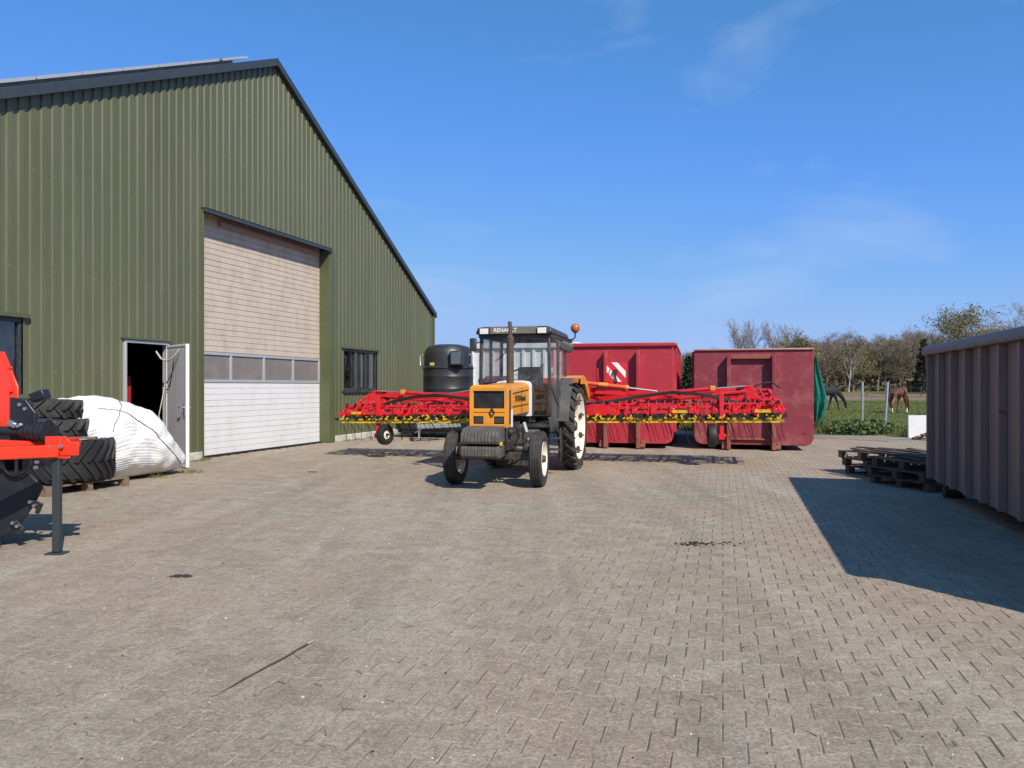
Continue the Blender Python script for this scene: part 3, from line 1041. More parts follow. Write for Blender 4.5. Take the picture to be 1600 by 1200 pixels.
part(MB().box((.02, .9, .30), (.50, .34, .20)).box((0, 1.2, .36), (.2, .4, .12)), 'sump', M['engine'], bevel=.04)
mb = MB()
for q in range(7):
    a = random.uniform(.55, .95)
    mb.path([(.22, -.05 + q * .09, a), (.27 + .03 * random.random(), .05 + q * .1, a - .1), (.24, .2 + q * .1, a - .18 * random.random()), (.26, .45 + q * .07, .72)], .011, 6)
part(mb, 'hydraulic_pipes', M['engine'])
part(MB().path([(.30, .35, .62), (.40, .25, .66), (.46, .12, .70), (.50, .05, .66)], .022, 8), 'steering_ram', M['greysteel'])
part(MB().tube((.26, .25, .55), (.54, .15, .54), .028, n=10).tube((.30, .5, .93), (.36, .45, .78), .03, n=10), 'front_linkage', M['greysteel'])

# ballast weights
for k in range(11):
    x = -.25 + .0505 * k
    up_ = [(-.95, .73), (-.93, .84), (-.84, .90), (-.62, .93), (-.58, .93), (-.58, .70), (-.93, .69)]
    lo_ = [(-.93, .52), (-.93, .63), (-.90, .655), (-.58, .66), (-.58, .50), (-.88, .485)]
    part(MB().prism(up_, x - .0225, x + .0225, 'x'), 'ballast_weight', M['weight'], bevel=.006)
    part(MB().prism(lo_, x - .0235, x + .0235, 'x'), 'ballast_weight', M['weight'], bevel=.006)
part(MB().box((0, -.66, .675), (.5, .14, .03)).box((0, -.56, .70), (.58, .05, .3)), 'weight_carrier', M['implblack'])
part(MB().box((.285, -.80, .69), (.04, .05, .05)), 'weight_pin', M['yellow'], bevel=.005)

# bonnet
hw = .275


def hood_ring(y, zt, zb, wdt):
    return [(-wdt, y, zb), (-wdt, y, zt - .07), (-wdt + .012, y, zt - .035), (-wdt + .05, y, zt - .006), (-wdt * .5, y, zt + .008), (wdt * .5, y, zt + .008), (wdt - .05, y, zt - .006), (wdt - .012, y, zt - .035), (wdt, y, zt - .07), (wdt, y, zb)]


bon = part(MB().loft([hood_ring(-.20, 1.515, 1.07, .272), hood_ring(.3, 1.54, 1.08, .280), hood_ring(.93, 1.565, 1.09, .285)]), 'bonnet', M['orange'], smooth=45)
part(MB().loft([hood_ring(.935, 1.585, 1.02, .298), hood_ring(1.06, 1.592, 1.02, .302)]), 'cowl_band', M['whitepaint'], smooth=45)
part(MB().beam((.287, -.12, 1.40), (.291, .86, 1.45), .004, .012).beam((.285, -.12, 1.20), (.291, .86, 1.22), .004, .010).beam((.287, .42, 1.10), (.287, .42, 1.50), .004, .008), 'bonnet_seam', M['letterdark'], parent=bon)
# nose as a frame with recessed grille
nose = MB()
nose.prism([(-.292, .90), (-.292, 1.46), (-.275, 1.50), (-.235, 1.52), (-.235, .90)], -.46, -.20)
nose.prism([(.292, .90), (.292, 1.46), (.275, 1.50), (.235, 1.52), (.235, .90)], -.46, -.20)
nose.prism([(-.46, 1.435), (-.462, 1.49), (-.43, 1.522), (-.20, 1.528), (-.20, 1.435)], -.236, .236, 'x')
nose.box((0, -.447, 1.15), (.47, .03, .055)).box((0, -.447, 1.088), (.47, .03, .052))
nose.box((0, -.447, .925), (.47, .03, .05)).box((0, -.447, 1.01), (.16, .03, .12))
nose.box((0, -.36, 1.12), (.47, .12, .01)).box((0, -.33, .91), (.5, .25, .02))
part(nose, 'nose_cowl', M['orange'], bevel=.010, seg=3)
part(MB().box((0, -.40, 1.00), (.47, .03, .13)).box((0, -.3, 1.15), (.46, .02, .5)), 'nose_back', M['cabdark'])
gr = MB()
for k in range(34):
    gr.box((-.227 + k * .01375, -.425, 1.305), (.0055, .012, .26))
for k in range(7):
    gr.box((0, -.418, 1.195 + k * .037), (.465, .010, .007))
part(gr, 'grille', M['cabdark'])
part(MB().box((.2935, -.33, 1.20), (.006, .09, .50)), 'side_vent', M['cabdark'], bevel=.002)
part(MB().box((.2935, -.22, 1.03), (.005, .09, .26)), 'side_sticker', M['letter'])
for s in (-1, 1):
    hl = part(MB().box((s * .155, -.435, 1.01), (.14, .02, .10)), 'headlight', M['cabdark'], bevel=.008)
    part(MB().box((s * .150, -.449, 1.005), (.115, .010, .075)), 'headlight_lens', M['headlamp'], parent=hl, bevel=.006)
em = MB()
for s0, s1 in (((0, .060), (.036, 0)), ((.036, 0), (0, -.060)), ((0, -.060), (-.036, 0)), ((-.036, 0), (0, .060))):
    em.beam((s0[0] + .055, -.468, 1.118 + s0[1]), (s1[0] + .055, -.468, 1.118 + s1[1]), .018, .020, (0, 1, 0))
part(em, 'diamond_emblem', M['letterdark'])

# exhaust
ex = part(MB().tube((.09, .45, 1.52), (.09, .45, 2.27), .058, n=18).tube((.09, .45, 2.27), (.09, .45, 2.31), .058, .036, 18).tube((.09, .45, 1.50), (.09, .45, 1.58), .05, n=14), 'exhaust_silencer', M['exhaust'], smooth=50)
part(MB().path([(.09, .45, 2.30), (.09, .45, 2.42), (.085, .46, 2.47), (.07, .50, 2.51)], .033, 12), 'exhaust_pipe', M['exhaust'], parent=ex)

# cab
cabf = MB()
for s in (-1, 1):
    cabf.beam((s * .60, 1.08, 1.02), (s * .575, 1.10, 2.36), .05, .06)
    cabf.beam((s * .60, 1.72, .80), (s * .60, 1.74, 2.36), .05, .05)
    cabf.beam((s * .60, 2.44, 1.35), (s * .59, 2.42, 2.36), .05, .06)
    cabf.beam((s * .60, 1.08, 2.34), (s * .60, 2.44, 2.34), .05, .06)
    cabf.beam((s * .60, 1.08, 1.535), (s * .60, 1.72, 1.20), .03, .05)
    cabf.beam((s * .605, 1.08, .80), (s * .605, 1.74, .80), .04, .10)
    cabf.beam((s * .60, 1.74, 1.40), (s * .60, 2.44, 1.42), .04, .06)
cabf.beam((-.60, 1.08, 1.535), (.60, 1.08, 1.535), .05, .055)
cabf.beam((-.60, 1.09, 2.33), (.60, 1.09, 2.33), .05, .07)
cabf.beam((-.60, 2.43, 2.33), (.60, 2.43, 2.33), .05, .07)
cabf.beam((-.60, 2.44, 1.42), (.60, 2.44, 1.42), .05, .06)
part(cabf, 'cab_frame', M['cabdark'], bevel=.010)
roof = part(MB().loft([[(-.64, 1.00, 2.365), (.64, 1.00, 2.365), (.64, 2.52, 2.355), (-.64, 2.52, 2.355)], [(-.645, .985, 2.40), (.645, .985, 2.40), (.645, 2.53, 2.39), (-.645, 2.53, 2.39)], [(-.62, 1.01, 2.475), (.62, 1.01, 2.475), (.62, 2.50, 2.45), (-.62, 2.50, 2.45)], [(-.54, 1.10, 2.50), (.54, 1.10, 2.50), (.54, 2.40, 2.475), (-.54, 2.40, 2.475)]]), 'cab_roof', M['cabdark'], bevel=.015)
part(MB().prism([(.982, 2.372), (.982, 2.485), (1.0, 2.490), (1.0, 2.372)], -.40, .40, 'x'), 'roof_front_panel', M['roofgrey'], bevel=.004)
for s in (-1, 1):
    l = part(MB().box((s * .49, .985, 2.415), (.17, .07, .115)), 'work_lamp', M['cabdark'], bevel=.008)
    part(MB().box((s * .49, .946, 2.415), (.145, .012, .09)), 'lamp_lens', M['lamp'], parent=l, bevel=.004)
part(MB().box((0, 1.085, 1.94), (1.14, .006, .74)), 'windscreen', M['cabglass'])
part(MB().box((0, 2.44, 1.88), (1.14, .006, .84)), 'rear_window', M['cabglass'])
for s in (-1, 1):
    part(MB().prism([(1.12, 1.53), (1.12, 2.32), (1.70, 2.32), (1.70, 1.24)], s * .603 - .003, s * .603 + .003, 'x'), 'door_window', M['cabglass'])
    part(MB().box((s * .601, 2.09, 1.88), (.006, .64, .86)), 'side_window', M['cabglass'])
    fp = part(MB().box((s * .455, 1.075, 1.27), (.29, .03, .52)), 'front_lower_panel', M['cabdark'], bevel=.02, seg=3)
    part(MB().box((s * .455, 1.056, 1.27), (.235, .008, .46)), 'lower_window', M['winglass'], parent=fp, bevel=.002)
    part(MB().prism([(1.10, .84), (1.10, 1.50), (1.70, 1.18), (1.70, .84)], s * .590 - .01, s * .590 + .01, 'x'), 'door_panel', M['tgrey'])
part(MB().path([(.10, 1.06, 2.30), (-.10, 1.055, 2.10), (-.33, 1.055, 1.92)], [.010, .009, .006], 6), 'wiper', M['rubberblack'])
part(MB().box((0, 1.6, .86), (1.15, 1.1, .06)), 'cab_floor', M['cabdark'])
part(MB().prism([(1.12, .9), (1.12, 1.53), (1.28, 1.60), (1.36, 1.52), (1.30, .9)], -.34, .34, 'x'), 'dashboard', M['cabdark'], bevel=.02)
sw = MB()
pts = [(.19 * math.cos(a), 1.47 + .14 * math.sin(a), 1.70 + .10 * math.sin(a)) for a in np.linspace(0, 2 * math.pi, 25)]
sw.path(pts, .014, 8).tube((0, 1.34, 1.5), (0, 1.47, 1.69), .025, n=8).beam((-.18, 1.47, 1.70), (.18, 1.47, 1.70), .03, .012)
part(sw, 'steering_wheel', M['rubberblack'])
part(MB().box((0, 2.0, 1.27), (.48, .46, .14)).box((0, 2.22, 1.58), (.46, .12, .55), rx=R(-8)).box((0, 2.0, 1.05), (.3, .3, .35)), 'seat', M['seat'], bevel=.04, seg=3)
part(MB().box((.33, 1.55, 1.55), (.05, .05, .7), ry=R(6)).box((.42, 1.9, 1.25), (.2, .7, .5)), 'lever_console', M['cabdark'], bevel=.015)

# mudguards
for s in (-1, 1):
    o_, g_ = MB(), MB()

    def arc(mbx, a0, a1, n, xa, xb, r=.90, th=.022):
        ring = []
        for k in range(n + 1):
            a = R(a0 + (a1 - a0) * k / n)
            c_, s_ = math.cos(a), math.sin(a)
            ring.append([(xa, 2.6 + r * c_, .78 + r * s_), (xb, 2.6 + r * c_, .78 + r * s_), (xb, 2.6 + (r + th) * c_, .78 + (r + th) * s_), (xa, 2.6 + (r + th) * c_, .78 + (r + th) * s_)])
        mbx.loft(ring)
    xa, xb = sorted((s * .545, s * .90))
    arc(o_, 30, 108, 12, xa, xb)
    pl = [(2.6 + .90 * math.cos(R(a)), .78 + .90 * math.sin(R(a))) for a in range(30, 109, 8)] + [(2.6 + .70 * math.cos(R(a)), .78 + .72 * math.sin(R(a))) for a in (104, 70, 40)]
    o_.prism(pl, s * .545 - .008, s * .545 + .008, 'x')
    pl2 = [(2.6 + .92 * math.cos(R(a)), .78 + .92 * math.sin(R(a))) for a in range(34, 109, 8)] + [(2.6 + .78 * math.cos(R(a)), .78 + .80 * math.sin(R(a))) for a in (107, 75, 40)]
    o_.prism(pl2, s * .895 - .008, s * .895 + .008, 'x')
    part(o_, 'mudguard', M['orange'], smooth=30)
    arc(g_, 108.5, 172, 10, xa, sorted((s * .545, s * .80))[1] if s > 0 else xb)
    pl = [(2.6 + .90 * math.cos(R(a)), .78 + .90 * math.sin(R(a))) for a in range(109, 173, 6)] + [(1.80, .95), (2.1, 1.1), (2.3, 1.45)]
    g_.prism(pl, s * .545 - .008, s * .545 + .008, 'x')
    g_.prism([(1.70, .86), (1.66, 1.42), (2.20, 1.50), (2.10, 1.30)], s * .58 - .01, s * .58 + .01, 'x')
    part(g_, 'mudguard_front', M['tgrey'], smooth=30)
    part(MB().box((s * .86, 2.0, 1.60), (.10, .06, .08)), 'side_lamp', M['beacon'], bevel=.01)
    part(MB().box((s * .62, 1.36, .45), (.22, .22, .025)).box((s * .62, 1.36, .64), (.22, .22, .025)).box((s * .52, 1.36, .6), (.02, .05, .42)).box((s * .72, 1.36, .6), (.02, .05, .42)), 'step', M['cabdark'], bevel=.004)
    part(MB().path([(s * .60, 1.45, .82), (s * .66, 1.50, .72), (s * .68, 1.58, .5), (s * .66, 1.60, .22)], [.035, .04, .04, .035], 8), 'mud_flap', M['rubberblack'])
# mirrors, beacon
mr2 = part(MB().path([(.60, 1.12, 2.30), (.68, 1.08, 2.27), (.78, 1.10, 2.2)], .011, 6), 'mirror_arm', M['cabdark'])
part(MB().box((.865, 1.14, 2.15), (.21, .12, .15), ry=R(25), rz=R(-8)), 'mirror', M['tgrey'], parent=mr2, bevel=.035, seg=4)
mr3 = part(MB().path([(-.60, 1.06, 2.24), (-.62, .92, 2.22), (-.64, .88, 2.2)], .011, 6), 'mirror_arm', M['cabdark'])
part(MB().box((-.65, .86, 2.19), (.115, .06, .22)), 'mirror', M['cabdark'], parent=mr3, bevel=.02)
bc = part(MB().box((.72, 2.05, 2.30), (.14, .08, .07)).path([(.66, 2.05, 2.33), (.80, 2.05, 2.32), (.84, 2.06, 2.36), (.845, 2.07, 2.46)], .014, 8).tube((.845, 2.07, 2.44), (.845, 2.07, 2.47), .035, n=12), 'beacon_bracket', M['cabdark'])
part(MB().lathe([(.001, -.080), (.045, -.072), (.074, -.036), (.083, 0), (.075, .038), (.053, .066), (.022, .080), (.001, .082)], 20, (.845, 2.07, 2.525)), 'beacon', M['beacon'], parent=bc, smooth=60)


def lettering(txt, loc, rot, size, m, parent, bold=.0, spx=1.0):
    cu = bpy.data.curves.new('lettering', 'FONT')
    cu.body = txt
    cu.size = size
    cu.extrude = .002
    cu.offset = bold
    cu.align_x = 'CENTER'
    cu.align_y = 'CENTER'
    cu.space_character = spx
    cu.materials.append(m)
    f_ = bpy.data.objects.new('lettering_source', cu)
    C.objects.link(f_)
    bpy.context.view_layer.update()
    me = bpy.data.meshes.new_from_object(f_.evaluated_get(bpy.context.evaluated_depsgraph_get()))
    bpy.data.objects.remove(f_)
    o = bpy.data.objects.new('lettering', me)
    C.objects.link(o)
    o.parent = parent
    o.location = loc
    o.rotation_euler = rot
    return o


lettering('RENAULT', (-.135, .979, 2.428), (R(90), 0, 0), .092, M['letter'], trac, .0015, 1.0)
lettering('75-32 Renault', (.293, .32, 1.32), (R(90), 0, R(90)), .115, M['letterdark'], trac, .003)

# ------------------------------------------------------------------ tine harrow on the back of the tractor
har = thing('tine_harrow', 'wide bright red tine harrow with yellow clip rails folded out behind the orange tractor', 'harrow', (.845, 15.86, 0), R(-14.7), ry=R(-.75))
HL = 4.51


def hp(mb, name, m, parent=None, **k):
    return mb.build(name, m, har if parent is None else parent, **k)


# headstock and centre frame
mb = MB()
for s in (-1, 1):
    mb.beam((s * .42, -.75, .55), (s * .30, -.62, 1.30), .06, .09)
    mb.beam((s * .30, -.62, 1.30), (s * .12, -.50, 1.66), .05, .08)
    mb.beam((s * .12, -.50, 1.62), (s * .45, .5, 1.10), .05, .07)
    mb.prism([(s * .36, .50), (s * .50, .50), (s * .50, 1.15), (s * .36, 1.15)], -.80, -.72)
mb.box((0, -.62, 1.05), (1.9, .12, .12)).box((0, .35, 1.05), (1.9, .12, .12)).box((0, -.5, 1.62), (.34, .10, .10))
for x in (-.9, 0, .9):
    mb.box((x, -.13, 1.05), (.09, .9, .10))
hp(mb, 'headstock', M['red'], bevel=.006)
# folding arms and towers
for s in (-1, 1):
    mb = MB()
    mb.beam((s * .55, .05, 1.33), (s * 3.75, .05, 1.39), .08, .075)
    mb.beam((s * .75, .30, 1.30), (s * 3.75, .25, 1.37), .05, .05)
    mb.beam((s * .6, -.18, 1.05), (s * 3.8, -.18, 1.36), .045, .045)
    mb.beam((s * 2.2, -.10, 1.17), (s * 3.8, -.10, 1.38), .04, .05)
    hp(mb, 'folding_arm', M['red'], bevel=.005)
    tw = MB()
    for yy in (-.16, .10):
        tw.prism([(s * 3.45, .98), (s * 4.35, .98), (s * 4.30, 1.10), (s * 4.0, 1.30), (s * 3.95, 1.46), (s * 3.74, 1.46), (s * 3.66, 1.25)], yy, yy + .025)
    tw.box((s * 3.80, -.02, 1.45), (.22, .30, .04)).box((s * 3.80, -.02, 1.20), (.06, .28, .3))
    tw.tube((s * 3.80, -.20, 1.10), (s * 3.80, .16, 1.10), .05, n=12)
    hp(tw, 'folding_tower', M['red'], bevel=.004)
    hp(MB().tube((s * 3.80, -.215, 1.17), (s * 3.80, -.17, 1.17), .055, n=14), 'tower_pivot', M['tine'])
    c_ = hp(MB().tube((s * .62, -.42, 1.58), (s * 1.58, -.28, 1.46), .040, n=14), 'fold_cylinder', M['cyl'])
    hp(MB().tube((s * 1.5, -.28, 1.47), (s * 2.15, -.18, 1.38), .018, n=10), 'cylinder_rod', M['chrome'], parent=c_)
    hp(MB().tube((s * 1.02, -.36, 1.53), (s * 1.20, -.34, 1.51), .046, n=12).tube((s * 1.53, -.29, 1.465), (s * 1.60, -.28, 1.455), .05, n=12), 'cylinder_collar', M['collar'], parent=c_)
    c2 = hp(MB().tube((s * 2.45, -.24, 1.36), (s * 3.2, -.24, 1.42), .035, n=12), 'wing_cylinder', M['red'])
    hp(MB().tube((s * 3.2, -.24, 1.42), (s * 3.82, -.2, 1.46), .016, n=10), 'cylinder_rod', M['chrome'], parent=c2)
    hp(MB().box((s * 3.2, -.25, 1.425), (.10, .09, .10)), 'cylinder_head', M['collar'], parent=c2, bevel=.015)
    # hoses
    hs_ = MB()
    for q in range(3):
        dz = q * .022
        hs_.path([(s * (.55 + .1 * q), -.5, 1.12 + dz), (s * 1.2, -.36, 1.16 + dz), (s * 1.9, -.33, 1.27 + dz), (s * 2.45, -.33, 1.335 + dz), (s * 2.9, -.33, 1.30 + dz), (s * 3.4, -.33, 1.20 + dz), (s * 3.8, -.3, 1.08 + dz)], .013, 6)
    hs_.path([(s * 3.95, .0, 1.44), (s * 4.15, -.05, 1.52), (s * 4.3, .0, 1.53), (s * 4.45, .05, 1.42)], .013, 6)
    hs_.path([(s * .35, -.6, 1.3), (s * .55, -.62, 1.2), (s * .6, -.55, 1.0), (s * .9, -.5, 1.15), (s * 1.1, -.45, 1.2)], .012, 6)
    hp(hs_, 'hydraulic_hoses', M['hose'], smooth=60)
    hp(MB().box((s * .62, -.60, 1.13), (.16, .14, .14)).tube((s * .55, -.68, 1.2), (s * .72, -.68, 1.05), .03, n=8), 'valve_block', M['engine'], bevel=.01)
# support wheels on legs
for x, wx in ((-3.60, -3.44), (-.86, -1.02), (.72, .56), (3.36, 3.18)):
    out = abs(x) > 2
    mb = MB()
    mb.beam((x, -.62, 1.36 if out else 1.1), (x, -.66, .50), .075, .085, (0, 1, 0)).box((x, -.42, 1.06), (.07, .42, .07)).box((x, -.55, 1.16), (.09, .14, .12)).tube((x - .08, -.66, .54), (x + .08, -.66, .54), .028, n=10)
    mb.beam((x, -.6, .95), (x, -.2, .98), .05, .05).box((x, -.69, .52), (.11, .04, .11))
    lg = hp(mb, 'wheel_leg', M['red'], bevel=.006)
    ww = bpy.data.objects.new('support_wheel', None)
    C.objects.link(ww)
    ww.parent = har
    ww.location = (wx, -.66, .54)
    ww.scale = (.92, .92, .92)
    ww.rotation_euler = (0, 0, R(-16) if x < 0 else R(6))
    mb = MB()
    mb.xf = TOX
    pr_ = [(.10, -.05), (.13, -.075), (.19, -.085), (.225, -.07), (.235, -.03), (.235, .03), (.225, .07), (.19, .085), (.13, .075), (.10, .05)]
    mb.lathe(pr_, 36, closed=True)
    mb.build('tyre', M['rubberblack'], ww, smooth=40)
    mb = MB()
    mb.xf = TOX
    mb.lathe([(.02, .045), (.05, .045), (.055, .03), (.09, .03), (.11, .055), (.135, .072), (.135, .05), (.10, .02), (.10, -.02), (.135, -.05), (.135, -.072), (.11, -.055), (.09, -.03), (.02, -.03)], 28)
    mb.build('rim', M['cream'], ww, smooth=40)
    MB().tube((-.09, 0, 0), (.10, 0, 0), .028, n=10).build('hub', M['tine'], ww)
# sections
rows = [-.72, -.44, -.16, .12, .40, .68]
for i in range(6):
    cx = -HL + (2 * HL) * (i + .5) / 6
    hw_ = HL / 6 - .04
    mb = MB()
    for yy, z_, d_ in ((-.62, .985, .06), (-.05, 1.00, .05), (.55, .985, .06), (.30, 1.14, .045), (-.40, 1.13, .045), (.60, 1.22, .04)):
        mb.box((cx, yy, z_), (2 * hw_, d_, d_))
    for x in (cx - hw_ + .04, cx - hw_ * .35, cx + hw_ * .35, cx + hw_ - .04):
        mb.box((x, -.02, .95), (.04, 1.5, .05))
        mb.beam((x, -.62, .99), (x, -.40, 1.14), .035, .04).beam((x, .55, .99), (x, .30, 1.14), .035, .04).beam((x, .60, .98), (x, .60, 1.24), .035, .035)
    mb.beam((cx - hw_ * .8, -.40, 1.14), (cx, -.05, 1.30 if abs(cx) < 3 else 1.24), .035, .04).beam((cx + hw_ * .8, -.40, 1.14), (cx, -.05, 1.30 if abs(cx) < 3 else 1.24), .035, .04)
    mb.beam((cx - hw_ * .9, .3, 1.14), (cx - hw_ * .2, -.3, 1.0), .03, .03).beam((cx + hw_ * .9, -.5, 1.0), (cx + hw_ * .3, .2, 1.15), .03, .03)
    for q in range(4):
        x = cx - hw_ + (q + .5) * hw_ / 2
        mb.box((x, -.66, 1.02), (.05, .05, .12)).beam((x, -.66, 1.0), (x + .14, -.5, 1.1), .03, .03)
    sf = hp(mb, 'section_frame', M['red'], bevel=.003, seg=1)
    # adjusters and bolts on the frame
    ab = MB()
    for q in range(8):
        x = cx - hw_ + (q + .5) * hw_ / 4
        ab.box((x, -.41 + random.uniform(-.1, .1), 1.17), (.05, .06, .035), rz=random.random())
        ab.tube((x + .05, -.66, 1.05), (x + .05, -.66, 1.09), .011, n=6)
    hp(ab, 'adjusters', M['tine'], parent=sf, kind='stuff')
    wb = MB()
    for q in range(9):
        x = cx - hw_ + (q + .5) * 2 * hw_ / 9
        wb.tube((x, -.655, 1.0), (x, -.655, 1.035), .011, n=6).tube((x + .04, -.43, 1.13), (x + .06, -.43, 1.20), .008, n=6)
    hp(wb, 'bright_bolts', M['chrome'], parent=sf, kind='stuff')
    if i in (0, 2, 4, 5):
        hp(MB().box((cx + (.35 if i != 0 else -.3), -.653, .995), (.30, .006, .055)), 'yellow_decal', M['yellow'], parent=sf)
    for ri, yy in enumerate(rows):
        rl = hp(MB().box((cx, yy, .80), (2 * hw_ + random.uniform(-.02, .06), .045, .030)), 'clip_rail', M['rail'])
        if ri < 3:
            cb, rbk = MB(), MB()
            nq = 7
            for q in range(nq):
                x = cx - hw_ + (q + .5 + .17 * ri + random.uniform(-.12, .12)) * 2 * hw_ / nq
                z_ = .835 + random.uniform(0, .05)
                if random.random() < .85:
                    cb.box((x, yy - .03, z_), (random.uniform(.05, .10), .03, .026), ry=random.uniform(-.3, .3))
                if random.random() < .8:
                    cb.box((x + random.uniform(-.03, .06), yy - .035, z_ + .035), (.026, .035, random.uniform(.05, .09)), ry=random.uniform(-.8, .8))
                if random.random() < .6:
                    cb.box((x - random.uniform(.08, .14), yy - .03, z_ + random.uniform(-.02, .05)), (.045, .03, .028), ry=random.uniform(-.9, .9))
                for _ in range(2):
                    rbk.box((x + random.uniform(-.14, .14), yy + .01, .865 + random.uniform(0, .07)), (random.uniform(.05, .11), .06, random.uniform(.04, .08)), ry=random.uniform(-.5, .5))
                if random.random() < .6:
                    x2 = x + random.uniform(-.12, .05)
                    rbk.tube((x2, yy - .045, .87), (x2 + .06, yy - .045, .93), .022, n=8)
            hp(cb, 'tine_clips', M['yellow'], parent=rl, kind='stuff')
            hp(rbk, 'rubber_blocks', M['rubberblack'], parent=rl, kind='stuff')
        tn = MB()
        nt_ = 4 if ri < 2 else 2
        for q in range(nt_):
            x = cx - hw_ + (q + .17 * ri + .2) * 2 * hw_ / nt_
            tn.path([(x - .02, yy, .79), (x + .03, yy + .12, .62), (x + .05 + random.uniform(-.015, .015), yy + .10, .50), (x + .09, yy + .05, .40)], .0065, 4)
        hp(tn, 'tines', M['tine'], parent=rl, kind='stuff')
# stepped outer frames at the wing tips
for s in (-1, 1):
    mb = MB()
    for k, (x1, z_, yy) in enumerate(((4.30, 1.385, .42), (4.28, 1.30, .30), (4.38, 1.20, .05), (4.44, 1.10, -.30))):
        mb.beam((s * 3.80, yy, z_), (s * x1, yy, z_ - (.0 if k < 2 else .01)), .045, .045)
        mb.beam((s * x1, yy, z_), (s * (x1 + .06), yy - .1, .98), .04, .04)
    mb.beam((s * 4.26, .42, 1.385), (s * 4.40, -.30, 1.08), .035, .04).beam((s * 4.1, .42, 1.385), (s * 4.2, -.3, 1.1), .035, .04)
    mb.beam((s * 2.9, .35, 1.26), (s * 3.8, .35, 1.30), .04, .045).beam((s * .8, .45, 1.26), (s * 3.7, .45, 1.27), .045, .05).beam((s * .9, -.5, 1.06), (s * 3.4, -.5, 1.07), .045, .05)
    for q in range(6):
        x = .9 + q * .52
        mb.beam((s * x, .45, 1.26), (s * (x + .12), .1, 1.02), .035, .035).beam((s * (x + .2), -.5, 1.06), (s * (x + .30), .2, 1.18), .03, .035)
    hp(mb, 'wing_frame', M['red'], bevel=.004, seg=1)
# guards, sign board
hp(MB().prism([(1.0 + .42 * math.cos(R(a)), .93 + .22 * math.sin(R(a))) for a in range(0, 181, 12)], -.74, -.70), 'round_guard', M['red'])
hp(MB().prism([(-1.0 + .42 * math.cos(R(a)), .93 + .22 * math.sin(R(a))) for a in range(0, 181, 12)], -.74, -.70), 'round_guard', M['red'])
sg_ = bpy.data.objects.new('warning_board', None)
C.objects.link(sg_)
sg_.parent = har
sg_.location = (1.36, -.30, 1.77)
sg_.rotation_euler = (0, R(4), R(4))
MB().box((0, .006, 0), (.40, .008, .40)).build('board', M['signred'], sg_)


def stripe(c):
    s = .188
    h = .062
    pts = []
    poly = [(-s, -s), (s, -s), (s, s), (-s, s)]
    for sign_, off in ((1, c - h), (-1, c + h)):      # band of x + z between
        out_ = []
        for a, b in zip(poly, poly[1:] + poly[:1]):
            da, db = sign_ * (a[0] + a[1] - off), sign_ * (b[0] + b[1] - off)
            if da >= 0:
                out_.append(a)
            if da * db < 0:
                t = da / (da - db)
                out_.append((a[0] + (b[0] - a[0]) * t, a[1] + (b[1] - a[1]) * t))
        poly = out_
    return poly


st = MB()
for c in (-.13, .145):
    st.prism(stripe(c), -.002, .0015)
st.build('white_stripes', M['signwhite'], sg_)
MB().tube((-.02, -.05, -.0), (-.02, -.004, 0), .05, n=18).path([(-.02, -.03, -.04), (.0, -.03, -.12), (.03, -.03, -.22)], .016, 6).build('marker_lamp', M['rubberblack'], sg_)
MB().beam((-.25, .02, -.35), (-.12, .02, .05), .05, .02).beam((.16, .02, -.38), (.10, .02, .0), .05, .02).prism([(-.42, -.45), (.22, -.45), (.18, -.20), (-.15, -.10)], .012, .022).build('board_bracket', M['red'], sg_)
hp(MB().beam((.95, .1, 1.35), (.93, .12, 1.86), .035, .035).box((1.0, .1, 1.42), (.5, .04, .09)), 'parking_post', M['red'])

# ------------------------------------------------------------------ red roll-off containers


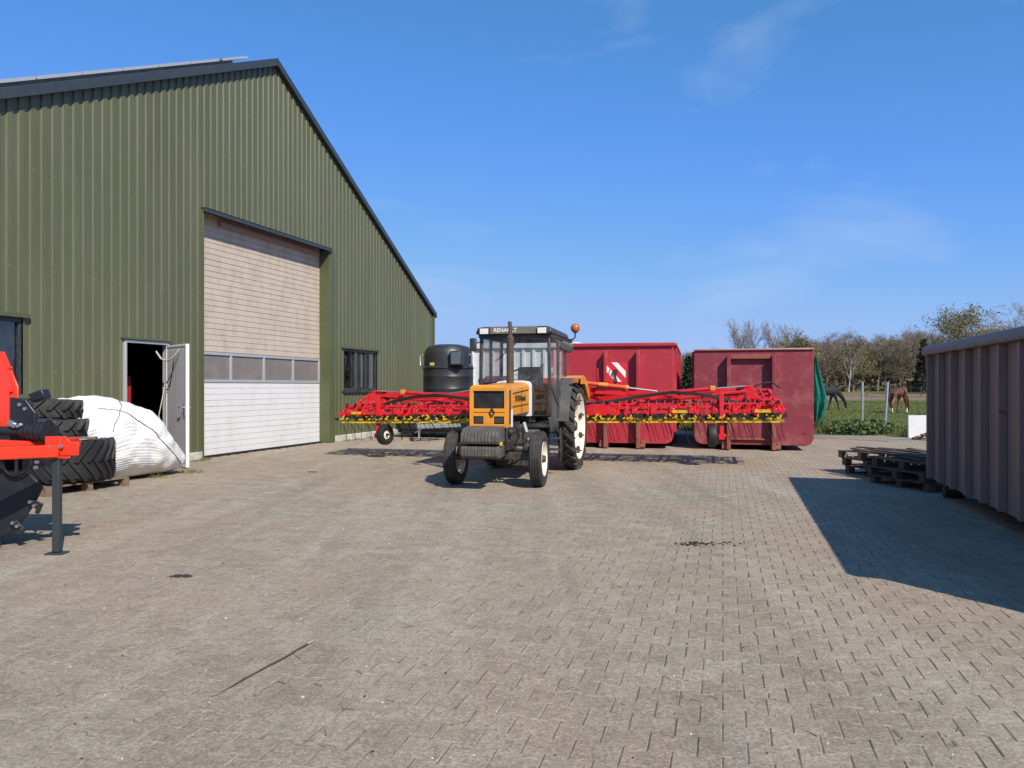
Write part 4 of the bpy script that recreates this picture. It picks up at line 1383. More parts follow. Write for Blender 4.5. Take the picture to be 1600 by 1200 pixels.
def skip_front(name, label, loc, rz, wd, top, m, mside, edge, bow, thick=True):
    e = thing(name, label, 'container', loc, rz)
    zb = .12
    hw2 = wd / 2
    ch = .17
    poly = [(-hw2 + ch, zb), (-hw2 + ch * .35, zb + .05), (-hw2, zb + ch), (-hw2, top), (hw2, top), (hw2, zb + ch), (hw2 - ch * .35, zb + .05), (hw2 - ch, zb)]
    # front plate as a dented sheet
    mb = MB().prism(poly, 0, .05)
    o = mb.build('front_plate', m, e, smooth=20, bevel=.012)
    # hull behind it
    n = len(poly)
    rg = lambda y, k: [(x * k, y, z) for x, z in poly]
    hull = MB()
    hull.loft([rg(.05, .985), rg(6.0, .985)], caps=False)
    hull.prism(poly[:3] + poly[5:], 5.95, 6.0)
    hull.prism([(-hw2 + .02, zb + ch), (hw2 - .02, zb + ch), (hw2 - .02, top - .1), (-hw2 + .02, top - .1)], 5.95, 6.0)
    hull.build('hull', m, e, smooth=20)
    MB().box((0, 3.0, zb + .03), (wd - .5, 5.9, .04)).build('floor_plate', mside, e)
    mb = MB()
    for q in range(9):
        y = .5 + q * .65
        for s in (-1, 1):
            MB().box((s * (hw2 + .02), y, (zb + .25 + top) / 2), (.08, .10, top - zb - .3)).build('side_rib', m, e)
    rm = MB()
    rm.box((0, -.005, top - .005), (wd + (.04 if thick else .015), .13 if thick else .09, .09 if thick else .045))
    for s in (-1, 1):
        rm.box((s * (hw2 + (.01 if thick else -.03)), 3.05, top - .005), (.12 if thick else .07, 5.98, .09 if thick else .045))
    rm.build('top_rim', edge, e, bevel=.018)
    for i_, x in enumerate(bow):
        p_ = MB()
        p_.box((x, -.115, (top - .14 + .85) / 2), (.09, .23, top - .16 - .85))
        p_.build('upright', m, e, bevel=.012)
        MB().box((x, -.117, .434), (.094, .234, .826)).build('upright_foot', mside, e, bevel=.012)
        MB().box((x + .10 * (1 if i_ else -1), -.08, .12), (.09, .14, .17)).tube((x + .10 * (1 if i_ else -1) - .06, -.10, .07), (x + .10 * (1 if i_ else -1) + .06, -.10, .07), .065, n=14).build('roller', mside, e, bevel=.01)
        MB().box((x, 3.1, .09), (.10, 5.9, .17)).build('skid_rail', M['skiprust'], e)
    return e


a, b = at(897, 700, 18.9), at(1062, 700, 18.2)
YS = R(-13.5)
sk1 = skip_front('red_container', 'tall bright red roll-off container just right of the tractor cab, behind the harrow', (3.60 - 1.0, 18.75, 0), YS, 2.62, 2.52, M['skipred'], M['skiprust'], M['skipred'], (-.30, .48))
sk2 = skip_front('faded_red_container', 'faded red roll-off container with worn pale top edge and a green sheet at its side', (5.68, 18.15, 0), R(-14.8), 2.70, 2.38, M['skipfaded'], M['skiprust'], M['skipedge'], (-.55, .46), False)
MB().box((-.045, -.06, 2.20), (.90, .12, .10)).build('cross_bar', M['skiprust'], sk2, bevel=.01)
MB().box((-.045, -.03, .26), (.90, .07, .04)).build('lower_bar', M['skiprust'], sk2, bevel=.01)
# green sheet hanging at the side of the faded container
tp = thing('green_sheet', 'torn green tarpaulin hanging down the right side of the faded red container', 'tarpaulin', (7.05, 18.0, 0))
mb = MB()
rings = []
for j in range(22):
    t = j / 21
    z = 2.18 - 1.52 * t
    wdt = .05 + .26 * math.sin(min(1, t * 1.35) * 1.45) - .22 * max(0, t - .62)
    cx = .0 + .20 * t - .30 * max(0, t - .6)
    row = []
    for i in range(15):
        u = i / 14 - .5
        row.append((cx + u * wdt * 1.15, -.10 + .055 * math.sin(u * 13 + t * 2.2) * (.4 + t) + .05 * math.sin(t * 7) + random.uniform(-.005, .005), z + .10 * abs(u) * math.sin(t * 9) + (.10 * math.sin(u * 9) if j > 17 else 0)))
    rings.append(row)
mb.loft(rings, caps=False, closed=False)
t_ = mb.build('sheet', M['tarp'], tp, smooth=60)
sm = t_.modifiers.new('thickness', 'SOLIDIFY')
sm.thickness = .006
mb = MB()
for q in range(6):
    mb.path([(.02 * q, -.12, .85 - .03 * q), (.06 - .1 * q * .4, -.16, .6 - .05 * q), (-.1 - .04 * q, -.14, .42)], .007, 5)
mb.build('torn_cords', M['hose'], tp)

# ------------------------------------------------------------------ grey container on the right
gc = thing('grey_container', 'long dark grey ribbed roll-off container in shade along the right side of the yard', 'container', (5.76, 10.62, 0), math.atan2(-.961, -.2757))
# local x runs along the container towards the camera, local y points away from the yard
LN = 6.75
MB().box((LN / 2, .06, 1.12), (LN, .05, 1.78)).build('side_plate', M['skipgrey'], gc)
MB().box((LN / 2, 2.38, 1.12), (LN, .05, 1.78)).build('side_plate', M['skipgrey'], gc)
MB().box((.03, 1.22, 1.12), (.05, 2.35, 1.78)).build('end_plate', M['skipgrey'], gc)
MB().box((LN - .03, 1.22, 1.12), (.05, 2.35, 1.78)).build('end_plate', M['skipgrey'], gc)
MB().box((LN / 2, 1.22, .25), (LN - .1, 2.2, .05)).build('floor_plate', M['skipgrey'], gc)
for q in range(12):
    x = .05 + q * .588
    for s, y in ((-1, .035), (1, 2.405)):
        MB().prism([(x - .036, y), (x - .028, y + s * .078), (x + .028, y + s * .078), (x + .036, y)], .24, 1.93, 'z').build('rib', M['skipgrey'], gc, bevel=.006)
rim = MB()
for y in (-.01, 2.45):
    rim.prism([(y - .075, 1.93), (y - .085, 1.98), (y - .06, 2.055), (y + .07, 2.055), (y + .085, 1.93)], -.04, LN + .04, 'x')
for x in (0, LN):
    rim.box((x, 1.22, 1.99), (.11, 2.4, .12))
rim.build('top_rim', M['skiprim'], gc, bevel=.015)
MB().box((LN / 2, .6, .14), (LN - .3, .12, .20)).box((LN / 2, 1.85, .14), (LN - .3, .12, .20)).build('skid_rail', M['implblack'], gc)
for x in (.20, LN - .3):
    for y in (.25, 2.2):
        MB().tube((x, y - .12, .10), (x, y + .12, .10), .10, n=16).box((x, y, .22), (.14, .1, .14)).build('roller', M['engine'], gc)
MB().box((-.08, .02, 1.86), (.06, .10, .22)).box((-.09, .06, 1.30), (.08, .10, .16)).box((-.10, .05, 1.42), (.05, .05, .22)).build('gate_hinge', M['implblack'], gc, bevel=.01)

# ------------------------------------------------------------------ wooden pallets


def make_pallet(label, m, group, ln=1.2, wd=.95):
    e = thing('wooden_pallet', label, 'pallet', group=group)
    nb = 7
    base = MB().box((0, 0, 0), (ln, .10, .02)).mesh('plank')
    base.materials.append(m)
    for k in range(nb):
        o = bpy.data.objects.new('plank', base)
        C.objects.link(o)
        o.parent = e
        o.location = (random.uniform(-.012, .012), -wd / 2 + .05 + (wd - .1) * k / (nb - 1), .135 + random.uniform(-.002, .002))
        o.rotation_euler = (random.uniform(-.02, .02), random.uniform(-.006, .006), random.uniform(-.015, .015))
    for x in (-ln / 2 + .05, 0, ln / 2 - .05):
        MB().box((x, 0, .115), (.10, wd, .018)).build('stringer_board', m, e)
        MB().box((x, 0, .010), (.10, wd, .018)).build('bottom_board', m, e)
        for y in (-wd / 2 + .06, 0, wd / 2 - .06):
            MB().box((x, y, .063), (.10, .12, .086)).build('block', m, e)
    e.scale = (1, 1, .9)
    return e


pal0 = make_pallet('weathered pallet at the bottom of the near stack beside the grey container', M['woodold'], 'pallets stacked at the end of the grey container')
pal0.location = (6.20, 11.55, .0)
PR = R(-76)
pal0.rotation_euler = (0, 0, PR)
plab = [((6.17, 11.60, .135), -77, 'dark pallet in the middle of the near stack beside the grey container'),
        ((6.24, 11.56, .270), -74, 'top pallet of the near stack by the grey container, in shade'),
        ((6.40, 12.90, .0), -75, 'bottom pallet of the far stack beyond the grey container'),
        ((6.36, 12.95, .135), -77, 'middle pallet of the far stack, under the shifted sunlit one')]
for l_, a_, t_ in plab:
    dup(pal0, l_, R(a_), t_)
pt = make_pallet('brown top pallet shifted outwards on the far stack, its block ends in sun', M['wood'], 'pallets stacked at the end of the grey container')
pt.location = (6.30, 13.0, .275)
pt.rotation_euler = (0, R(-1.5), R(-80))
lp = thing('loose_boards', 'loose dark boards lying slanted on top of the pallet stacks', 'boards', (6.3, 12.2, .412), R(-76))
for q in range(11):
    MB().box((random.uniform(-.6, .6), -.46 + q * .09, .012 + .021 * (q % 3)), (random.uniform(.7, 1.7), random.uniform(.06, .11), .018), rz=random.uniform(-.25, .25), ry=random.uniform(-.03, .03)).build('plank', M['woodold'], lp)

# ------------------------------------------------------------------ black tank on its carrier
tk = thing('black_tank', 'big black plastic tank with domed top on a low carrier beside the barn corner', 'tank', (-1.92, 23.2, 0), R(-15))
MB().lathe([(0.001, .62), (0.724, .62), (0.753, .66), (0.753, 1.0), (0.763, 1.02), (0.753, 1.04), (0.753, 1.42), (0.763, 1.44), (0.753, 1.46), (0.753, 1.78), (0.763, 1.80), (0.753, 1.82), (0.753, 2.02), (0.774, 2.035), (0.781, 2.06), (0.767, 2.08), (0.745, 2.10), (0.731, 2.42), (0.689, 2.60), (0.603, 2.70), (0.355, 2.76), (0.213, 2.77), (0.001, 2.77)], 48).build('vessel', M['tank'], tk, smooth=28)
MB().box((.50, -.66, 2.32), (.36, .34, .44)).build('pump_box', M['tank'], tk, bevel=.05, seg=3)
MB().box((.52, -.835, 2.32), (.29, .02, .34)).build('pump_box_door', M['tankbox'], tk, bevel=.02)
for s in (-1, 1):
    MB().path([(s * .74, -.2, 2.12), (s * .82, -.22, 2.15), (s * .82, -.22, 2.42), (s * .72, -.2, 2.45)], .025, 8).build('handle', M['greysteel'], tk)
MB().box((-.26, -.69, 2.16), (.17, .012, .09), rz=R(-21)).build('sticker', M['sticker'], tk, bevel=.004)
MB().box((-.2, .1, .42), (2.3, 1.9, .38)).build('carrier_tray', M['implblack'], tk, bevel=.02)
MB().box((-.2, .1, .20), (2.2, 1.8, .12)).build('carrier_frame', M['implblack'], tk, bevel=.01)
MB().beam((-.55, -1.15, .40), (.1, -2.6, .42), .09, .10).beam((.75, -1.15, .40), (.1, -2.6, .42), .09, .10).beam((-.2, -1.6, .46), (.5, -1.6, .46), .3, .07).build('drawbar', M['greysteel'], tk, bevel=.01)
MB().tube((-.18, -1.9, .05), (-.18, -1.9, .62), .032, n=10).box((-.18, -1.9, .03), (.14, .14, .02)).tube((-.3, -1.9, .2), (.06, -1.95, .45), .025, n=8).build('jockey_leg', M['greysteel'], tk)
MB().box((.05, -1.7, .62), (.3, .24, .2)).tube((-.1, -1.85, .66), (.2, -1.85, .66), .06, n=12).box((.32, -1.7, .56), (.2, .16, .12)).build('pump_unit', M['greysteel'], tk, bevel=.02)
for s in (-1, 1):
    e = MB()
    e.xf = Matrix.Translation((s * 1.12, .3, .33)) @ TOX
    e.lathe([(.19, -.08), (.25, -.10), (.32, -.09), (.33, -.05), (.33, .05), (.32, .09), (.25, .10), (.19, .08)], 30, closed=True).lathe([(.02, s * .03), (.19, s * .06), (.2, 0)], 20)
    e.build('carrier_wheel', M['rubberblack'], tk)
# pale ribbed container behind the tractor
pc = thing('pale_container', 'pale grey ribbed container half hidden behind the tractor cab', 'container', (.42, 28.6, 0), R(-15))
MB().box((0, 1.3, 1.62), (4.1, 2.5, 2.85)).build('body', M['pale'], pc)
for q in range(11):
    x = -1.99 + q * .398
    MB().prism([(x - .07, .05), (x - .04, -.06), (x + .04, -.06), (x + .07, .05)], .25, 2.85, 'z').build('rib', M['pale'], pc, bevel=.006)
MB().box((0, 1.25, 3.02), (4.22, 2.66, .20)).box((0, 1.3, .12), (4.1, 2.5, .2)).build('rim', M['pale'], pc, bevel=.02)

# ------------------------------------------------------------------ tyres and the pallet below them
tpal = make_pallet('grey wooden pallet on the paving under the big tyre', M['wood'], None, 1.35, 1.2)
tpal.location = (-6.62, 11.28, 0)
tpal.rotation_euler = (0, 0, R(68))
tb = MB()
lug_tyre(tb, .665, .58, .34, 26, .035, .062, .34, .03)
o = tb.build('tyre', M['rubberblack'], None, smooth=30)
tag(o, 'very wide black chevron tyre lying flat on the pallet, lowest of the stack', 'tyre', 'tyres stacked by the barn wall')
o.location = (-6.58, 11.25, .15 + .30)
o.rotation_euler = (0, 0, .3)
for z_, dx, lab, ra in ((.905, .02, 'narrow tractor tyre in the middle, lying on the wide chevron tyre', .4), (1.185, -.07, 'dusty narrow tractor tyre on top of the tyre stack', 1.3)):
    tb = MB()
    lug_tyre(tb, .50, .27, .27, 16, .034, .055, .26, .04)
    o = tb.build('tyre', M['rubber'], None, smooth=30)
    tag(o, lab, 'tyre', 'tyres stacked by the barn wall')
    o.location = (-6.78 + dx, 11.2, z_)
    o.rotation_euler = (R(1.5), R(1.5), ra)
o = MB().box((0, 0, 0), (.9, .12, .03)).build('wooden_board', M['wood'], None, bevel=.003)
tag(o, 'short wooden board wedged between the wide tyre and the narrow ones', 'board')
o.location = (-6.40, 10.95, .765)
o.rotation_euler = (0, 0, R(10))

# ------------------------------------------------------------------ white fleece bundle
m = bpy.data.materials.new('white_fleece')
m.use_nodes = True
t = m.node_tree
p = t.nodes['Principled BSDF']
at_ = t.nodes.new('ShaderNodeAttribute')
at_.attribute_name = 'stripe'
sn = t.nodes.new('ShaderNodeMath')
sn.operation = 'SINE'
ml = t.nodes.new('ShaderNodeMath')
ml.operation = 'MULTIPLY'
ml.inputs[1].default_value = 2 * math.pi * 44
t.links.new(at_.outputs['Fac'], ml.inputs[0])
t.links.new(ml.outputs[0], sn.inputs[0])
cx_ = t.nodes.new('ShaderNodeMix')
cx_.data_type = 'RGBA'
cx_.inputs[6].default_value = (.71, .71, .71, 1)
cx_.inputs[7].default_value = (.84, .84, .83, 1)
mrn = t.nodes.new('ShaderNodeMapRange')
mrn.inputs[1].default_value = -1
mrn.inputs[2].default_value = -.2
t.links.new(sn.outputs[0], mrn.inputs[0])
t.links.new(mrn.outputs[0], cx_.inputs[0])
t.links.new(cx_.outputs[2], p.inputs['Base Color'])
bpn = t.nodes.new('ShaderNodeBump')
bpn.inputs['Strength'].default_value = .3
bpn.inputs['Distance'].default_value = .006
t.links.new(sn.outputs[0], bpn.inputs['Height'])
nzb = t.nodes.new('ShaderNodeTexNoise')
nzb.inputs['Scale'].default_value = 3.2
nzb.inputs['Distortion'].default_value = 1.2
nzb.inputs['Detail'].default_value = 5
b2 = t.nodes.new('ShaderNodeBump')
b2.inputs['Strength'].default_value = 1.0
b2.inputs['Distance'].default_value = .05
t.links.new(nzb.outputs[0], b2.inputs['Height'])
t.links.new(bpn.outputs[0], b2.inputs['Normal'])
t.links.new(b2.outputs[0], p.inputs['Normal'])
p.inputs['Roughness'].default_value = .55
p.inputs['Subsurface Weight'].default_value = 0.0
M['whitesheet'] = m
from mathutils import noise as mn
sheet = thing('white_fleece_bundle', 'big white striped fleece bundle tied with cord, slumped against the barn beside the open door', 'bundle', barn.location, barn.rotation_euler.z)
us = np.linspace(-7.35, -4.52, 60)
NR = 72
rings = []


def bag_pt(u, k):
    hk = np.interp(u, [-7.35, -7.1, -6.6, -6.0, -5.5, -5.15, -4.85, -4.62, -4.52], [.6, 1.12, 1.36, 1.45, 1.36, 1.10, .76, .45, .18])
    wk = np.interp(u, [-7.35, -6.9, -6.0, -5.1, -4.72, -4.52], [.42, .68, .78, .80, .66, .30])
    th = 2 * math.pi * k / NR
    c_, s_ = math.cos(th), math.sin(th)
    e = .72
    x = math.copysign(abs(c_) ** e, c_) * wk
    z = math.copysign(abs(s_) ** (.85), s_)
    z = (hk * .46) * (1 + z) + .02
    # lean: the top leans to the wall
    y = -(.86 - x * 1.0 - .16 * (z / 1.3))
    n = mn.fractal(Vector((u * 1.6, y * 1.6, z * 1.6)), 1.0, 2.0, 4) * .075
    n += mn.noise(Vector((u * 5 + z * 3, y * 2.5, z * 4))) * .035 - abs(mn.noise(Vector((u * 2.5 - z * 2, y * 2, z * 3.1 + 4)))) * .05
    y += n * c_
    z = max(.005, z + n * max(0, s_) - (0.0 if s_ > -.8 else 0))
    return Vector((u + mn.noise(Vector((y * 3, z * 3, 1.7))) * .07, y, z))


for u in us:
    rings.append([bag_pt(u, k) for k in range(NR)])
mb = MB().loft(rings)
o = mb.build('fleece', M['whitesheet'], sheet, smooth=70, fix=True)
at2 = o.data.attributes.new('stripe', 'FLOAT', 'POINT')
vals = []
for i, u in enumerate(us):
    for k in range(NR):
        vals.append(k / NR * 1.9 + .02 * math.sin(u * 3))
at2.data.foreach_set('value', vals)
for pts in ([(-6.95 + i * .02, 0) for i in range(2)],):
    pass


def cord(u0, u1, k0, k1):
    mb = MB()
    P = []
    for i in range(40):
        t_ = i / 39
        q = bag_pt(u0 + (u1 - u0) * t_, (k0 + (k1 - k0) * t_))
        c = Vector((q.x, -.8, .5))
        P.append(q + (q - c).normalized() * .006)
    mb.path(P, .007, 6)
    mb.build('cord', M['rope_dark'], sheet)


cord(-6.35, -4.80, 26, 41)
cord(-6.30, -5.72, 34, 21)

# ------------------------------------------------------------------ orange-red implement at the left edge
im = thing('red_implement', 'bright orange-red farm implement with black side plate, cut by the left edge', 'implement', (-4.68, 7.3, 0))


def ip(mb, name, m, parent=None, **k):
    return mb.build(name, m, im if parent is None else parent, **k)


hd = ip(MB().loft([[(-1.7, 0, 1.10), (0, 0, 1.10), (-.34, .5, 1.10), (-1.7, .5, 1.10)], [(-1.7, 0, 1.50), (0, 0, 1.50), (-.34, .5, 1.50), (-1.7, .5, 1.50)], [(-1.7, .16, 1.84), (-.24, .16, 1.84), (-.42, .45, 1.84), (-1.7, .45, 1.84)]]), 'hood', M['implred'], bevel=.012)
ip(MB().box((-.045, -.006, 1.30), (.008, .012, .40)).beam((-.050, -.004, 1.50), (-.27, .150, 1.83), .008, .012).box((-.085, -.004, 1.30), (.006, .010, .40)), 'hood_seam', M['implred'], parent=hd)
hb = MB()
for z_ in (1.18, 1.27 + .19):
    hb.tube((-.065, 0, z_), (-.065, -.022, z_), .018, .015, 12)
hb.tube((-.13, .09, 1.68), (-.13, .065, 1.67), .016, .014, 12)
ip(hb, 'hood_bolt', M['implred'], parent=hd)
fr = MB()
fr.beam((.62, -.42, .925), (-.9, -1.55, .93), .09, .11)
fr.beam((.52, .02, .955), (-1.6, .05, .965), .20, .07)
fr.beam((.30, -.05, .95), (-.95, -1.1, 1.10), .07, .06)
fr.prism([(.50, .88), (.80, .88), (.80, 1.005), (.73, 1.005), (.685, 1.055), (.50, 1.055)], -.42, -.40)
fr.prism([(.50, -.44), (.74, -.44), (.55, -.08), (.40, .0)], .855, .875, 'z')
fr.box((.60, -.28, .965), (.10, .30, .13))
ip(fr, 'frame_arm', M['implred'], bevel=.008)
ip(MB().tube((.585, -.475, .965), (.585, -.50, .965), .018, n=8).tube((.66, -.43, .965), (.66, -.455, .965), .018, n=8), 'frame_bolt', M['chrome'])
ip(MB().box((.60, -.40, .45), (.065, .055, .86)).box((.60, -.40, .008), (.16, .13, .014)), 'parking_stand', M['standgrey'], bevel=.005)
ip(MB().tube((-1.7, -.15, 1.12), (.16, -.15, 1.085), .042, n=16), 'drive_shaft', M['implblack'])
cn = MB()
for q in range(5):
    x = .13 + q * .05
    cn.tube((x, -.15, 1.085), (x + .045, -.15, 1.083), .062 + .008 * q, .072 + .008 * q, 20)
ip(cn, 'shaft_guard', M['implblack'])
ip(MB().box((.07, -.20, 1.155), (.08, .05, .05), ry=.5).box((.14, -.21, 1.14), (.06, .04, .03), ry=-.4), 'shaft_clip', M['chrome'], bevel=.008)
ip(MB().prism([(-.05, .90), (.18, .90), (.20, 1.25), (.10, 1.38), (-.05, 1.40)], -.06, -.02).box((.14, .10, 1.41), (.14, .12, .09), ry=R(-20)).box((.08, 0, 1.33), (.10, .05, .02)), 'gear_cover', M['implblack'], bevel=.01)
ip(MB().tube((.05, -.075, 1.33), (.05, -.06, 1.33), .018, n=8).tube((.10, -.075, 1.29), (.10, -.06, 1.29), .018, n=8), 'cover_bolt', M['chrome'])
sp = [(-1.6, .73), (.16, .70), (.30, .56), (.22, .40), (.08, .20), (-.10, .08), (-.5, .02), (-1.6, .02)]
ip(MB().prism(sp, -.12, -.10), 'side_plate', M['implblack'], bevel=.004)
for x, z_, a_ in ((.25, .40, .4), (.08, .20, .8), (-.14, .08, 1.2)):
    bl = MB()
    bl.box((x, -.14, z_), (.12, .02, .07), ry=a_).box((x + .03, -.15, z_ - .045), (.03, .04, .07), ry=a_)
    ip(bl, 'blade', M['implblack'], bevel=.004)
bb = MB()
for x, z_ in ((.21, .43), (.25, .395), (.05, .235), (.09, .205), (-.17, .11), (.27, .80), (.26, .75)):
    bb.tube((x, -.15, z_), (x, -.175, z_), .017, n=8)
ip(bb, 'blade_bolt', M['chrome'])
ip(MB().lathe([(.13, -.02), (.14, 0), (.13, .02)], 24).box((0, 0, 0), (.02, .26, .02)), 'pulley', M['implblack']).location = (.08, -.16, .80)
bpy.data.objects['pulley'].rotation_euler = (R(90), 0, 0)
ip(MB().tube((-.30, -.18, .78), (-.30, -.10, .78), .10, n=20).box((-.12, -.16, .78), (.12, .06, .10)).box((.05, -.1, .88), (.9, .1, .05)), 'gearbox', M['engine'], bevel=.008)
ip(MB().box((-.8, .35, .9), (1.6, .6, .4)).tube((-1.6, .3, .42), (-.3, .3, .42), .30, n=20), 'rotor', M['implblack'])

# ------------------------------------------------------------------ small stuff near the verge
o = MB().box((0, 0, .33), (.78, .10, .66)).build('white_block', M['whitepaint'], None, bevel=.01)
o.location = (11.95, 22.4, .0)
o.rotation_euler = (0, 0, R(-12))
tag(o, 'white upright board standing in the grass beside the end of the grey container', 'board')
bp_ = thing('rubble_pile', 'small heap of brown wood scraps at the foot of the white board', 'wood pile', (12.0, 21.6, 0))
mb = MB()
for q in range(70):
    r_ = random.random() ** .6
    a_ = random.random() * 6.28
    x, y = .75 * r_ * math.cos(a_), .45 * r_ * math.sin(a_)
    z = (1 - r_) * .32 * random.random() + .03
    mb.box((x, y, z), (random.uniform(.08, .3), random.uniform(.03, .09), random.uniform(.02, .05)), rz=random.random() * 3, rx=random.uniform(-.5, .5), ry=random.uniform(-.5, .5))
mb.build('scraps', M['wood'], bp_, smooth=0, kind='stuff')

# fence
fe = thing('wire_fence', 'wire fence on round galvanised posts between the yard and the paddock', 'fence', (0, 0, 0))
posts = [(-14, 40.5), (-4, 36.0), (4.0, 31.5), (7.2, 29.8), gp(1347, 668), gp(1382, 672), (15.4, 25.6), (18.6, 25.2), (24, 24.5), (32, 23.5)]
pp = [Vector((q[0], q[1], 0)) for q in posts]
tops = []
for i_, q in enumerate(pp):
    lean = Vector((.11, 0, 0)) if i_ == 5 else Vector((random.uniform(-.02, .02), 0, 0))
    tp_ = q + lean + Vector((0, 0, 1.66))
    MB().tube(q - Vector((0, 0, .2)), tp_, .045, n=12).build('fence_post', M['greysteel'], fe)
    tops.append((q, tp_))
for z_ in (.28, .62, .95, 1.18):
    mb = MB()
    for (q0, t0), (q1, t1) in zip(tops, tops[1:]):
        a_, b_ = q0.lerp(t0, z_ / 1.66), q1.lerp(t1, z_ / 1.66)
        mid = (a_ + b_) / 2 - Vector((0, 0, .03))
        mb.path([a_, mid, b_], .0055, 4)
    mb.build('fence_wire', M['engine'], fe)
mb = MB()
for (q0, t0), (q1, t1) in zip(tops[2:8], tops[3:8]):
    n_ = int((q1 - q0).length / .33)
    for k in range(1, n_):
        b0 = q0.lerp(q1, k / n_)
        mb.tube(b0 + Vector((0, 0, .05)), b0 + Vector((random.uniform(-.02, .02), 0, 1.15)), .0035, n=3, caps=False)
mb.build('mesh_wires', M['engine'], fe, kind='stuff')
pf_ = thing('paddock_fence', 'low rail fence with thin dark posts far across the paddock', 'fence', (0, 0, 0))
for q in range(16):
    x = 22 + q * 3.1
    MB().box((x, 88, hz(88) + .6), (.07, .07, 1.3)).build('fence_post', M['woodold'], pf_)
MB().box((45, 88, hz(88) + 1.1), (48, .02, .025)).build('fence_rail', M['woodold'], pf_)
fs = thing('field_shelter', 'small dark field shelter with brown roof under the trees beyond the paddock', 'shelter', (71, 133, hz(133)), R(-10))
MB().box((0, .8, 1.0), (4.4, .1, 2.0)).box((-2.15, 0, 1.0), (.1, 1.7, 2.0)).box((2.15, 0, 1.0), (.1, 1.7, 2.0)).build('wall', M['woodold'], fs)
MB().box((0, 0, 2.1), (5.0, 2.4, .12), rx=R(6)).build('roof', mat('shelter_roof', (.2, .10, .07), .8), fs)

# ------------------------------------------------------------------ horses


def horse(name, label, coat, loc, rz, rug, socks, grazing=True, swing=0.0):
    e = thing(name, label, 'horse', loc, rz)
    J = [((-.52, 0, 1.24), .27), ((-.10, 0, 1.15), .285), ((.34, 0, 1.16), .275), ((.58, 0, 1.20), .215), ((.82, 0, 1.06), .155), ((1.02, 0, .82), .12), ((1.16, 0, .60), .105),
         ((1.22, 0, .47), .10), ((1.27, 0, .30), .072), ((1.29, 0, .13), .055)]
    E_ = [(i, i + 1) for i in range(len(J) - 1)]

    def leg(root, pts):
        prev = root
        for q in pts:
            J.append(q)
            E_.append((prev, len(J) - 1))
            prev = len(J) - 1
    for s in (-1, 1):
        d = .16 * s + swing * s
        leg(0, [((-.60, .13 * s, 1.05), .18), ((-.50 + d, .16 * s, .83), .115), ((-.76 + d * 1.5, .16 * s, .52), .058), ((-.72 + d * 1.7, .16 * s, .30), .042), ((-.71 + d * 1.8, .16 * s, .13), .046), ((-.66 + d * 1.8, .16 * s, .03), .055)])
        d = -.12 * s
        leg(3, [((.52, .12 * s, .98), .14), ((.48 + d * .6, .14 * s, .78), .09), ((.52 + d * 1.4, .14 * s, .47), .055), ((.50 + d * 1.8, .14 * s, .28), .040), ((.50 + d * 2, .14 * s, .13), .044), ((.54 + d * 2, .14 * s, .03), .052)])
    me = bpy.data.meshes.new('body')
    me.from_pydata([j[0] for j in J], E_, [])
    o = bpy.data.objects.new('body', me)
    C.objects.link(o)
    o.parent = e
    sk = o.modifiers.new('skin', 'SKIN')
    sk.use_smooth_shade = True
    for i, j in enumerate(J):
        sv_ = me.skin_vertices[0].data[i]
        sv_.radius = (j[1], j[1])
        sv_.use_root = (i == 0)
    ss = o.modifiers.new('sub', 'SUBSURF')
    ss.levels = ss.render_levels = 2
    me.materials.append(coat)
    for s in (-1, 1):
        MB().tube((1.10, .06 * s, .66), (1.13, .085 * s, .80), .035, .006, 8).build('ear', coat, e)
        MB().tube((1.245, .075 * s, .42), (1.25, .083 * s, .42), .016, n=8).build('eye', M['hose'], e)
    MB().path([(-.76, 0, 1.30), (-.88, .02, 1.15), (-.92, .02, .85), (-.90, .04, .55)], [.05, .065, .07, .02], 8).build('tail', M['mane'], e, smooth=60)
    mn_ = MB()
    for k in range(14):
        t_ = k / 13
        a_ = Vector((.55, 0, 1.42)).lerp(Vector((1.10, 0, .74)), t_)
        mn_.tube(a_ + Vector((0, 0, .02)), a_ + Vector((.02, -.12, -.14)), .035, .008, 5)
    mn_.build('mane', M['mane'], e)
    for s, which in socks:
        j = {'h-1': 4 + 0, 'h1': 0}.get(which, 0)
    for (x, y) in [q for q in socks]:
        MB().path([(x, y, .30), (x, y, .14), (x + .04, y, .05)], [.048, .054, .06], 10).build('white_sock', M['sock'], e, smooth=60)
    if rug == 'full':
        rr = []
        for x, r_, zc in ((-.86, .14, 1.22), (-.78, .26, 1.22), (-.5, .325, 1.22), (-.1, .34, 1.16), (.3, .33, 1.17), (.55, .30, 1.19), (.68, .22, 1.2)):
            rr.append([(x, r_ * math.cos(a_) * .98, zc + (r_ * math.sin(a_) if math.sin(a_) > 0 else r_ * 1.05 * math.sin(a_))) for a_ in np.linspace(-.75, math.pi + .75, 20)])
        mb_ = MB().loft(rr, caps=False, closed=False)
        ro = mb_.build('rug', M['rug'], e, smooth=60)
        s_ = ro.modifiers.new('t', 'SOLIDIFY')
        s_.thickness = .012
    elif rug == 'strap':
        rr = []
        for x, r_ in ((.34, .30), (.48, .295)):
            rr.append([(x, r_ * math.cos(a_), 1.17 + r_ * math.sin(a_)) for a_ in np.linspace(0, 2 * math.pi, 24, endpoint=False)])
        MB().loft(rr, caps=False).build('girth_strap', M['rugtan'], e, smooth=60)
    return e


